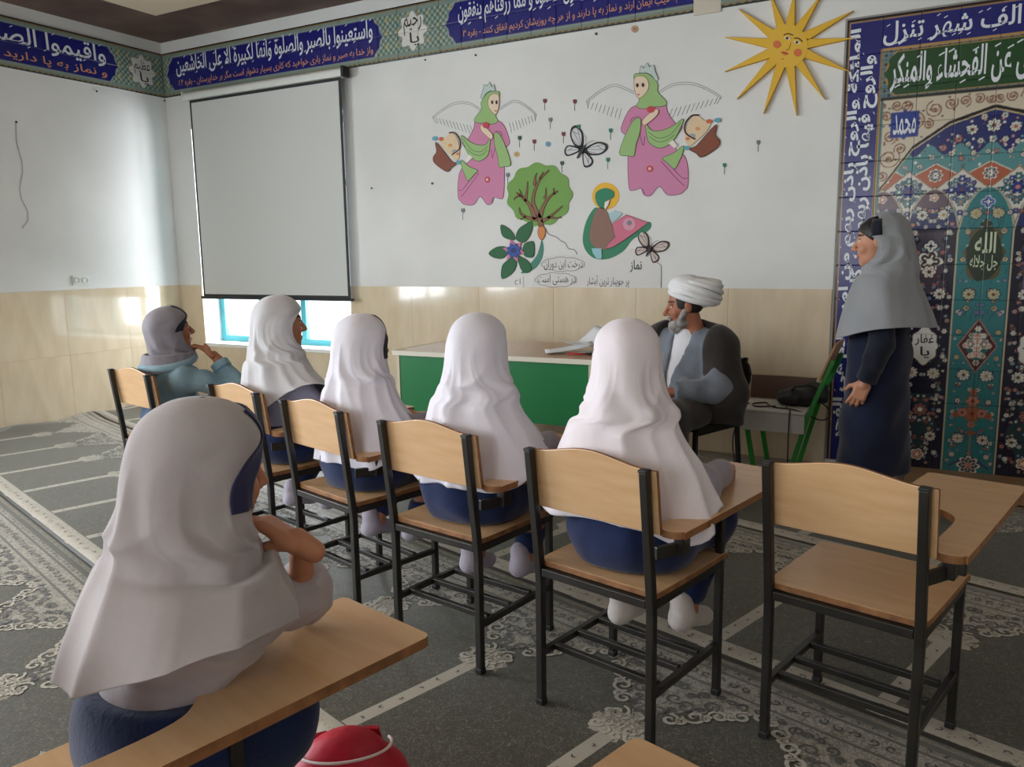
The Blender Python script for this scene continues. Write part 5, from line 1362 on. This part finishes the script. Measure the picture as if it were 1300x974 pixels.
SK1, SK2, SK3 = srgb(186, 128, 98), srgb(170, 112, 84), srgb(196, 140, 112)
LIP, BROW = srgb(168, 88, 80), srgb(44, 30, 24)
M_NAVY = cloth('navy_twill', (20, 38, 84), (15, 31, 70), .15, 120)
M_NAVYD = cloth('dark_navy_twill', (22, 26, 46), (16, 20, 36), .15, 120)
M_BAND = cloth('navy_headband', (44, 46, 84), (38, 40, 74), .1, 120)
M_BANDK = cloth('black_navy_headband', (24, 25, 44), (20, 20, 36), .1, 120)
M_GREYV = cloth('taupe_grey_scarf', (178, 170, 172), (170, 161, 163), .08, 70)
M_WHITEV = cloth('white_scarf', (238, 230, 236), (232, 222, 230), .08, 70)
M_LILACV = cloth('cool_white_scarf', (232, 228, 238), (224, 220, 232), .08, 70)
M_OFFV = cloth('off_white_scarf', (208, 206, 210), (198, 196, 200), .08, 70)
M_GREYS = cloth('lavender_grey_shirt', (158, 150, 162), (146, 138, 150), .1, 90)
M_BLUES = cloth('blue_grey_shirt', (164, 166, 190), (150, 152, 176), .1, 90)
M_DENIM = cloth('washed_denim', (146, 174, 186), (108, 138, 156), .3, 160)
M_SOCKW = cloth('white_sock', (222, 212, 206), None, .2, 200)
M_SOCKL = cloth('lavender_sock', (190, 180, 196), None, .2, 200)
M_SHIRTW = cloth('white_shirt', (226, 224, 230), None, .1, 90)

def seated_girl(chair, label, lat, fwd, ztop, yaw, pitch=0., roll=0., scarf=None, shirt=None, lower=None, sock=None, skin=SK1, rings=None, hem=None, arms='lap', trim=None, seed=1, fold=.016, short=False, width=1., nf=(7, 11, 17), trim_rows=(.10, .40), trim_w=.045, tail=False, hs=.95, opening=1., feet='tucked', lat0=0., py=.19, hip=1., trunk=1., flare=1., waist=.17, crease=(.0045, 42), puff=1.0, armL=None, sleeve_r=1.0):
    x, y, a = CHAIRS[chair]
    root = tag(empty('person', (x, y, .0095), -math.radians(a)), label, 'person', 'pupils seated on tablet-arm chairs')
    R = rotm(math.radians(yaw), math.radians(pitch), math.radians(roll))
    hc = np.array([lat, fwd, ztop-.135*hs])
    SZ = SEATZ+.019
    neck = hc+np.array([-.1*lat, -.02, -.165*hs])
    J = dict(pel=(lat0, py, SZ+.09), chest=tuple(lerp((lat0, py, SZ+.1), neck, .72)), neck=tuple(neck))
    sw = .112*width; shz = neck[2]-.075
    J['shL'] = (neck[0]-sw, neck[1]-.005, shz); J['shR'] = (neck[0]+sw, neck[1]-.005, shz)
    for s, q in (('L', -1), ('R', 1)):
        J['hip'+s] = (lat0+q*.08, py+.01, SZ+.075); J['kn'+s] = (lat0+q*.10, .50, SZ+.06)
        if feet == 'tucked': J['an'+s] = (lat0+q*.085, .32+.04*q, .235); J['to'+s] = (lat0+q*.10, .43+.04*q, .20)
        else: J['an'+s] = (lat0+q*.10, .47, .10); J['to'+s] = (lat0+q*.11, .60, .04)
    if arms == 'tablet':
        J['elR'] = (.18, .27, TABZ+.05); J['wrR'] = (.15, .47, TABZ+.045); J['elL'] = (neck[0]-sw-.05, .23, shz-.21); J['wrL'] = (-.03, .45, TABZ+.05)
        hands = [dict(wrist=J['wrR'], fdir=(-.35, .9, -.02), dorsal=(.1, 0, 1), left=False, s=.86), dict(wrist=J['wrL'], fdir=(.6, .75, 0), dorsal=(-.1, 0, 1), left=True, s=.86)]
    elif arms == 'chin':
        J['elR'] = tuple(armL[0]); J['wrR'] = tuple(armL[1]); J['elL'] = (neck[0]-sw, py+.14, shz-.19); J['wrL'] = (lat0-.02, py+.17, SZ+.12)
        hands = [dict(wrist=J['wrR'], fdir=armL[2], dorsal=armL[3], left=False, s=.90, curl=armL[4], spread=.06, thumb=armL[5]), dict(wrist=J['wrL'], fdir=(.6, .7, -.1), dorsal=(-.1, 0, 1), left=True, s=.86)]
    body(root, J, tuple(hc), R, hs, 'girl', skin, LIP, BROW, hands, min(1., trunk+.05))
    # shirt with long sleeves
    t = width; sr = sleeve_r
    f = un(.06, cap(J['pel'], J['chest'], .138*t*trunk, .132*t*trunk, sy=1.15), cap(J['chest'], J['neck'], .11*t, .05), cap(J['shL'], J['shR'], .055))
    for s in 'LR':
        w = np.array(J['wr'+s]); e = np.array(J['el'+s]); d = (w-e)/np.linalg.norm(w-e)
        end = w-d*.015 if not (arms == 'chin' and s == 'R') else e+(w-e)*armL[6]
        f = un(.035, f, cap(J['sh'+s], J['el'+s], .049*sr, .048*sr), cut(cap(J['el'+s], tuple(end+d*.03), .053*sr, .040*sr), plane(end, d)))
    lo, hi = bbox([J[k] for k in ('pel', 'shL', 'shR', 'elL', 'elR', 'wrL', 'wrR', 'neck')], .16)
    sdf_obj('shirt', creased(f, *crease, seed), lo, hi, .0095, shirt, root)
    if tail: sdf_obj('shirt_tail', cut(creased(ell((lat0, .185, SZ+.20), (.182*t, .165, .12)), .004, 40, seed+5), plane((0, 0, SZ+.12), (0, 0, -1)), plane((0, 0, SZ+.21), (0, 0, 1))), (-.3+lat0, -.05, SZ+.08), (.3+lat0, .42, SZ+.3), .009, M_SHIRTW, root)
    # pinafore / trousers
    up = un(.07, ell((lat0, py, SZ+.085), (.178*t*hip, .155*hip, .13)), cap(J['hipL'], J['knL'], .10, .082), cap(J['hipR'], J['knR'], .10, .082), cap((lat0, py, SZ+.1), (lat0, py+.01, SZ+.19), .15*t*hip, .142*t*hip, sy=1.1))
    up = cut(creased(up, .005, 34, seed+2), plane((0, 0, SZ+.001), (0, 0, -1)), plane((0, 0, SZ+waist), (0, 0, 1)))
    lg = [cap(J['kn'+s], lerp(J['kn'+s], J['an'+s], .80), .074, .056) for s in 'LR']
    f = un(.03, up, *[cut(creased(q, .004, 36, seed+3), plane((0, .425, 0), (0, -1, 0))) for q in lg])
    lo, hi = bbox([J['pel'], J['hipL'], J['knL'], J['knR'], J['anL'], J['anR']], .24); lo[2] = .10
    if feet == 'tucked':
        f = un(.03, up, *[cap(J['kn'+s], lerp(J['kn'+s], J['an'+s], .74), .070, .052) for s in 'LR'])
        clip = lambda g: (lambda X, Y, Z: np.maximum(g(X, Y, Z), np.where((Y < .44) & (Z > .36), SZ+.001-Z, -1)))
        f = clip(f)
    sdf_obj('pinafore', f, lo, hi, .0105, lower, root)
    for s in 'LR':
        a_, b_ = np.array(J['an'+s]), np.array(J['to'+s]); up_ = np.array([0, -.01, .05])
        sdf_obj('sock', un(.02, cap(a_+up_, a_, .036, .037), cap(a_, b_, .037, .031), ell(a_+np.array([0, -.018, -.012]), (.034, .036, .03))), *bbox([a_+up_, a_, b_], .06), .007, sock, root)
    if rings is None:
        nx, ny, nz = neck
        c = lambda k: nx*(1-k)+lat0*k
        rings = [(c(.0), ny+.002, nz-.012, .152*width, .112, .146), (c(.05), ny+.004, nz-.06, .176*width, .13, .150), (c(.1), ny+.014, nz-.12, .210*width, .16, .161), (c(.15), ny+.022, nz-.185, .238*width, .19, .173), (c(.2), ny+.03, nz-.25, .266*width, .21, .184)]
    veil(root, hc, R, hs, rings, scarf, seed=seed, fold=fold, hemf=hem, trim=trim, nf=nf, trim_rows=trim_rows, trim_w=trim_w, opening=opening, puff=puff, flare=flare)
    return root, J, hc, R

def corner(th, deg, d, p=8): return -d*np.clip(np.cos(th-math.radians(deg)), 0, 1)**p
hem_std = lambda th: -.015*np.cos(2*th)+.03*np.clip(np.sin(th), 0, 1)+corner(th, 135, .05)+corner(th, 225, .045)
seated_girl('fifth', 'seated pupil in a white headscarf and navy pinafore with white-socked feet on the chair rail', -.015, .19, 1.165, -26, scarf=M_WHITEV, shirt=M_GREYS, lower=M_NAVY, sock=M_SOCKW, arms='tablet', seed=3, fold=.027, width=1.05, hem=lambda th: -.01*np.cos(2*th)+corner(th, 118, .075)+corner(th, 225, .045)+.02*np.clip(np.cos(th-math.radians(75)), 0, 1)**4, nf=(5, 8, 13), tail=False)
seated_girl('fourth', 'seated pupil in a white headscarf in front of the green desk panel', .05, .19, 1.16, -8, scarf=M_LILACV, shirt=M_GREYS, lower=M_NAVY, sock=M_SOCKL, arms='tablet', seed=8, fold=.026, tail=True, hem=hem_std, nf=(5, 8, 13))
seated_girl('third', 'seated pupil in a white headscarf with a navy headband', .035, .19, 1.135, 2, scarf=M_LILACV, shirt=M_GREYS, lower=M_NAVY, sock=M_SOCKL, arms='tablet', seed=12, fold=.024, tail=True, hem=hem_std, trim=M_BANDK, trim_rows=(.12, .46), trim_w=.032)
seated_girl('lilac', 'seated pupil in profile in an off-white headscarf and blue-grey shirt', .04, .19, 1.192, 18, scarf=M_OFFV, shirt=M_BLUES, lower=M_NAVY, sock=M_SOCKL, arms='tablet', seed=17, fold=.018, hem=lambda th: .02-.02*np.cos(2*th)+.13*np.clip(np.sin(th-.25), 0, 1)**1.5+corner(th, 190, .03), opening=1.35)
# pupil in denim, hand at her mouth
def chin_arm(hc, R, hs, el, hand_off=(.03, .085, -.12)):
    m = np.array(hc)+R@(np.array(hand_off)*hs)
    return m
hs = .95
R1 = rotm(math.radians(12), math.radians(8)); hc1 = np.array([.03, .18, 1.122-.135*hs])
m1 = chin_arm(hc1, R1, hs, None, (.03, .10, -.085)); el1 = np.array([.235, .40, TABZ+.05]); w1 = m1+np.array([.05, .075, -.075])
seated_girl('denim', 'seated pupil in a grey headscarf and blue denim jacket, hand at her mouth', .03, .18, 1.122, 12, 8, scarf=cloth('mid_grey_scarf', (142, 136, 144), (128, 122, 130), .1, 80), shirt=M_DENIM, lower=cloth('blue_jeans', (60, 84, 116), None, .2, 150), sock=M_SOCKL, skin=SK2, arms='chin', armL=(el1, w1, m1-w1, (.55, .75, .5), (.35, .5, .5), (.1, .8, .5), .80), seed=21, fold=.006,
            flare=.1, rings=[(.03, .165, .885, .108, .10, .128), (.03, .16, .86, .115, .108, .135), (.03, .155, .835, .116, .108, .140)], hem=lambda th: .03*np.cos(th)-.02, trim=M_BANDK, trim_rows=(.10, .44), trim_w=.045, opening=1.3, puff=1.04, sleeve_r=1.08, crease=(.008, 46))
dn = [o for o in COL.objects if o.get('label', '').startswith('seated pupil in a grey headscarf and blue')][0]
cl = [(.03+.122*math.sin(q), .15+.128*math.cos(q), .842+.022*math.cos(q)-.012*abs(math.sin(q))) for q in np.linspace(0, 2*math.pi, 40, endpoint=False)]
c1 = MB().tube(cl, .019, 8, closed=True).build('jacket_collar', M_DENIM, dn, smooth=True)
_d = (w1-el1)/np.linalg.norm(w1-el1); _e = el1+(w1-el1)*.80
sdf_obj('jacket_cuff', cut(cap(_e-_d*.05, _e+_d*.02, .050, .048), plane(_e+_d*.004, _d), plane(_e-_d*.04, -_d)), *bbox([_e], .09), .006, M_DENIM, dn)
# pupil in front, cheek on her hand, elbow on the tablet
R0 = rotm(math.radians(4), math.radians(-6), math.radians(4)); hc0 = np.array([.075, .43, 1.118-.135*hs])
m0 = hc0+R0@(np.array([-.006, .084, -.086])*hs); el0 = np.array([.055, .612, TABZ+.053]); w0 = m0+np.array([.070, .062, -.060])
seated_girl('front', 'pupil in a grey headscarf with navy headband resting her chin on her hand', .075, .43, 1.118, 4, -6, 4, scarf=M_GREYV, shirt=cloth('pale_grey_shirt', (178, 168, 172), (166, 156, 160), .1, 90), lower=M_NAVY, sock=M_SOCKW, skin=SK1, arms='chin', armL=(el0, w0, m0-w0, (.35, .45, .8), (.40, .45, .35), (-.1, .75, -.65), .50), seed=33, fold=.017, width=1.0, lat0=.012, py=.335, hip=.70, trunk=.80, crease=(.0065, 52), sleeve_r=.92, opening=1.15,
            rings=[(.08, .395, .84, .160, .12, .156), (.085, .382, .808, .176, .142, .162), (.09, .37, .778, .188, .165, .168), (.092, .36, .748, .196, .18, .173), (.094, .352, .72, .202, .19, .177)], hem=lambda th: -.012*np.cos(2*th)+.05*np.clip(np.sin(th), 0, 1)-.02*np.clip(-np.sin(th), 0, 1), nf=(4, 7, 12), trim=M_BAND, trim_rows=(.15, .46), trim_w=.05, puff=1.0)

# ------------------------------------------------------------------ standing girl by the niche
sg = tag(empty('person', (-.315, 4.36, .0095), math.radians(92)), 'standing girl in a grey headscarf and long navy dress before the tiled niche', 'person')
hs = 1.0; hc = np.array([0, .035, 1.53-.135]); R = rotm(0, math.radians(-6), 0)
J = dict(pel=(0, 0, .82), chest=(0, .0, 1.08), neck=(0, .005, 1.225), shL=(-.128, 0, 1.145), shR=(.128, 0, 1.145), elL=(-.195, -.02, .91), elR=(.195, -.02, .91), wrL=(-.195, .045, .715), wrR=(.195, .05, .715))
for s, q in (('L', -1), ('R', 1)): J['hip'+s] = (q*.08, 0, .78); J['kn'+s] = (q*.085, .01, .44); J['an'+s] = (q*.085, -.02, .08); J['to'+s] = (q*.09, .11, .035)
body(sg, J, tuple(hc), R, hs, 'girl', SK3, LIP, BROW, [dict(wrist=J['wrL'], fdir=(-.02, .35, -.9), dorsal=(-1, 0, 0), left=True, s=.95, curl=(.5, .5, .4)), dict(wrist=J['wrR'], fdir=(.02, .3, -.9), dorsal=(1, 0, 0), left=False, s=.95, curl=(.5, .5, .4))])
f = un(.07, cap(J['pel'], J['chest'], .155, .135, sy=1.15), cap(J['chest'], J['neck'], .12, .055), cap((0, 0, .82), (0, .0, .26), .16, .20, sy=1.15), cap(J['shL'], J['shR'], .056))
sdf_obj('dress', cut(creased(f, .006, 30, 41), plane((0, 0, .25), (0, 0, -1))), (-.30, -.25, .2), (.30, .26, 1.3), .0105, M_NAVY2 if 'M_NAVY2' in globals() else cloth('deep_navy_dress', (18, 26, 56), (13, 20, 46), .12, 100), sg)
for s in 'LR':
    e, w = np.array(J['el'+s]), np.array(J['wr'+s]); d = (w-e)/np.linalg.norm(w-e)
    sdf_obj('sleeve', creased(un(.03, cap(J['sh'+s], J['el'+s], .058, .056), cut(cap(J['el'+s], tuple(w+d*.03), .058, .047), plane(w-d*.01, d))), .004, 40, 43), *bbox([J['sh'+s], e, w], .09), .009, M_NAVYD, sg)
    a_, k_ = np.array(J['an'+s]), np.array(J['kn'+s])
    sdf_obj('trouser_leg', creased(cut(cap(k_, a_, .075, .065), plane((0, 0, .075), (0, 0, -1))), .003, 40, 44), *bbox([k_, a_], .1), .010, M_NAVYD, sg)
    sdf_obj('shoe', cut(un(.03, cap((a_[0], -.03, .045), (a_[0]*1.05, .12, .038), .042, .036), cap((a_[0], -.02, .09), (a_[0], -.02, .05), .042, .042)), plane((0, 0, .003), (0, 0, -1))), (a_[0]-.08, -.1, -.01), (a_[0]+.08, .2, .13), .0075, cloth('black_shoe', (26, 25, 28), None, .05, 50, .5), sg)
sdf_obj('hair', cut(ell((0, -.010, .032), (.079, .099, .0885)), plane((0, .080, .060), (0, .9, -1))), (-.1, -.12, -.06), (.1, .11, .13), .005, mat('black_hair', srgb(24, 19, 18), .45, bump=.3, bscale=120, stretch=(6, 1, 1)), sg).matrix_local = Matrix.Translation(hc) @ Matrix([list(r)+[0] for r in R]+[[0, 0, 0, 1]])
veil(sg, hc+R@np.array([0, -.018, .0]), R, 1.02, [(0, .0, 1.215, .175, .12, .158), (0, .0, 1.16, .206, .145, .175), (0, -.005, 1.10, .235, .17, .195), (0, -.01, 1.03, .26, .195, .218), (0, -.01, .965, .28, .21, .238)], cloth('mid_grey_veil', (150, 152, 156), (138, 140, 144), .08, 70), seed=52, fold=.014, hemf=lambda th: -.035*np.cos(th)-.02*np.cos(2*th), opening=1.5, nf=(5, 8, 12), puff=1.0, crown_open=1.2)
# navy badge stripe on the headscarf's side
P = []
for i in range(5):
    for j in range(4):
        th = math.radians(-62-9*j); z = .098-.030*i*.62
        rr = np.interp(z, [-.04, 0, .035, .068, .098, .12], [.101, .104, .105, .099, .084, .06]); q = np.array([rr*.985*math.sin(th), rr*1.0*math.cos(th)-.03, z])
        P.append(hc+R@(q*1.045))
sgb = MB().add(P, [(i*4+j, i*4+j+1, (i+1)*4+j+1, (i+1)*4+j) for i in range(4) for j in range(3)]).build('headscarf_stripe', M_BANDK, sg, smooth=True, fix=False); q = sgb.modifiers.new('thick', 'SOLIDIFY'); q.thickness = .006; q.offset = 0

# ------------------------------------------------------------------ seated man in turban and cloak
mn = tag(empty('person', (-1.268, 4.33, .0095), -math.radians(200)), 'seated bearded man in a white turban, grey-blue tunic and dark cloak', 'person')
SZ = .431; hs = 1.0
R = rotm(math.radians(46), math.radians(-10)); hc = np.array([.0, .05, 1.068])
J = dict(pel=(0, -.02, SZ+.105), chest=(0, -.02, .74), neck=(0, .0, .91), shL=(-.18, -.01, .85), shR=(.18, -.01, .85), elL=(-.25, .07, .63), elR=(.25, .07, .63), wrL=(-.085, .27, .622), wrR=(.09, .27, .632))
for s, q in (('L', -1), ('R', 1)): J['hip'+s] = (q*.1, 0, SZ+.1); J['kn'+s] = (q*.15, .40, SZ+.06); J['an'+s] = (q*.14, .38, .1); J['to'+s] = (q*.16, .52, .04)
body(mn, J, tuple(hc), R, hs, 'man', srgb(168, 108, 84), srgb(130, 70, 62), srgb(52, 42, 38), [dict(wrist=J['wrL'], fdir=(.75, .45, -.1), dorsal=(-.1, .35, 1), left=True, s=1.02, curl=(.5, .5, .4)), dict(wrist=J['wrR'], fdir=(-.75, .42, -.12), dorsal=(.1, .35, 1), left=False, s=1.02, curl=(.5, .5, .4))], 1.25)
M_TUNIC = cloth('grey_blue_tunic', (124, 130, 142), (108, 114, 126), .1, 80)
M_CLOAK = cloth('dark_brown_cloak', (58, 52, 50), (46, 41, 40), .1, 80)
tor = un(.08, cap(J['pel'], J['chest'], .185, .172, sy=1.2), cap(J['chest'], J['neck'], .15, .065), cap(J['shL'], J['shR'], .075), ell((0, .07, .64), (.17, .13, .14)))
arm = {}
for s in 'LR':
    e, w = np.array(J['el'+s]), np.array(J['wr'+s]); d = (w-e)/np.linalg.norm(w-e)
    arm[s] = un(.04, cap(J['sh'+s], J['el'+s], .078, .07), cut(cap(J['el'+s], tuple(w+d*.02), .068, .062), plane(w-d*.015, d)))
vcut = lambda x, y, z: np.maximum(np.maximum(np.abs(x)-.004-.055*np.clip((z-.62)/.28, 0, 1), .60-z), .06-y)
sdf_obj('tunic', sub(creased(un(.05, tor, arm['L'], arm['R']), .005, 34, 61), vcut, k=.006), (-.42, -.28, SZ), (.42, .42, 1.03), .010, M_TUNIC, mn)
sdf_obj('inner_shirt', creased(un(.06, cap(J['pel'], J['chest'], .172, .162, sy=1.2), cap(J['chest'], J['neck'], .142, .066), ell((0, .065, .64), (.16, .12, .13)), cap((0, .0, .89), (0, .012, .945), .064, .060)), .002, 40, 62), (-.25, -.25, SZ+.05), (.25, .3, 1.03), .010, M_SHIRTW, mn)
clo = un(.10, cap((0, -.05, SZ+.12), (0, -.04, .76), .215, .205, sy=1.1), cap((0, -.03, .74), (0, -.01, .905), .165, .085), cap(J['shL'], J['shR'], .092), cap(J['shL'], (-.255, .03, .60), .094, .098), cap(J['shR'], (.255, .03, .60), .094, .098), cap((-.235, -.02, .60), (-.205, -.04, .46), .10, .11), cap((.235, -.02, .60), (.205, -.04, .46), .10, .11))
front = lambda x, y, z: np.maximum(.045+.10*np.clip((z-.77)/.15, -1, .6)*-1-y, np.abs(x)-.155-.22*np.clip((.72-z)/.25, 0, 1))
neckh = cap((0, .05, .89), (0, .08, 1.09), .085, .12)
sdf_obj('cloak', sub(creased(cut(clo, plane((0, 0, SZ+.004), (0, 0, -1))), .008, 22, 63), front, neckh, k=.03), (-.46, -.34, SZ-.02), (.46, .32, 1.06), .012, M_CLOAK, mn)
skirt = un(.08, cap(J['hipL'], J['knL'], .105, .095), cap(J['hipR'], J['knR'], .105, .095), ell((0, .2, SZ+.06), (.2, .25, .075)))
leg = un(.12, cap(J['knL'], J['anL'], .12, .13), cap(J['knR'], J['anR'], .12, .13), cap((0, .39, SZ), (0, .38, .12), .12, .13))
sdf_obj('robe_skirt', creased(un(.05, cut(skirt, plane((0, 0, SZ+.002), (0, 0, -1))), cut(leg, plane((0, 0, .06), (0, 0, -1)), plane((0, .255, 0), (0, -1, 0)))), .006, 28, 64), (-.34, -.2, .03), (.34, .6, .72), .012, cloth('dark_robe', (62, 56, 54), (50, 45, 44), .1, 80), mn)
for s in 'LR':
    a_ = np.array(J['an'+s]); sdf_obj('shoe', cut(un(.03, cap((a_[0], .38, .045), (a_[0]*1.08, .56, .038), .045, .04)), plane((0, 0, .003), (0, 0, -1))), (a_[0]-.1, .3, -.01), (a_[0]+.1, .66, .13), .009, MATS['black_shoe'], mn)
HM = Matrix.Translation(hc) @ Matrix([list(r*hs)+[0] for r in R]+[[0, 0, 0, 1]])
# beard, hair and turban are built in the head's own frame
M_BEARD = mat('grey_beard', srgb(178, 174, 172), .8, c2=srgb(120, 114, 110), nscale=26, bump=.6, bscale=160)
bf = un(.02, ell((0, .035, -.088), (.060, .062, .040)), ell((0, .078, -.112), (.034, .03, .032)), cap((-.064, .01, -.02), (-.05, .045, -.085), .014, .022), cap((.064, .01, -.02), (.05, .045, -.085), .014, .022), cap((-.026, .094, -.056), (.026, .094, -.056), .008))
bf = sub(bf, ell((0, .10, -.066), (.022, .014, .0085)), ell((0, .11, -.01), (.05, .06, .036)), k=.006)
sdf_obj('beard', creased(bf, .0022, 150, 71), (-.09, -.03, -.17), (.09, .13, .0), .005, M_BEARD, mn).matrix_local = HM
sdf_obj('hair', cut(ell((0, -.014, .022), (.081, .100, .088)), plane((0, .05, 0), (0, 1, 0)), plane((0, 0, -.05), (0, 0, -1)), plane((0, 0, .07), (0, 0, 1)), plane((0, .055, .03), (0, .9, .2))), (-.1, -.13, -.06), (.1, .09, .09), .006, mat('dark_hair', srgb(40, 34, 32), .6, bump=.4, bscale=140), mn).matrix_local = HM
M_TURB = cloth('white_turban', (234, 234, 236), (222, 222, 226), .1, 60)
tr = Matrix.Rotation(math.radians(14), 4, 'X')
tb = sdf_obj('turban', creased(un(.05, ell((0, -.028, .085), (.108, .130, .070)), ell((0, -.095, .055), (.095, .075, .066)), ell((0, .01, .115), (.088, .09, .055))), .0022, 70, 73), (-.16, -.22, -.03), (.16, .15, .21), .007, M_TURB, mn)
tb.matrix_local = HM @ Matrix.Translation((0, -.006, .004)) @ Matrix.Rotation(math.radians(15), 4, 'X') @ Matrix.Scale(.93, 4)
for i in range(6):
    z = .045+.020*i; k = 1-.07*(i-1)**2*.35
    pts = [(.112*k*math.sin(t), -.035+.135*k*math.cos(t)-.012*i, z+.018*math.sin(t+i)-.030*math.cos(t)*-.7) for t in np.linspace(0, 2*math.pi, 40, endpoint=False)]
    w_ = MB().tube(pts, .0165, 8, closed=True).build('turban_wrap', M_TURB, None, smooth=True); w_.parent = tb
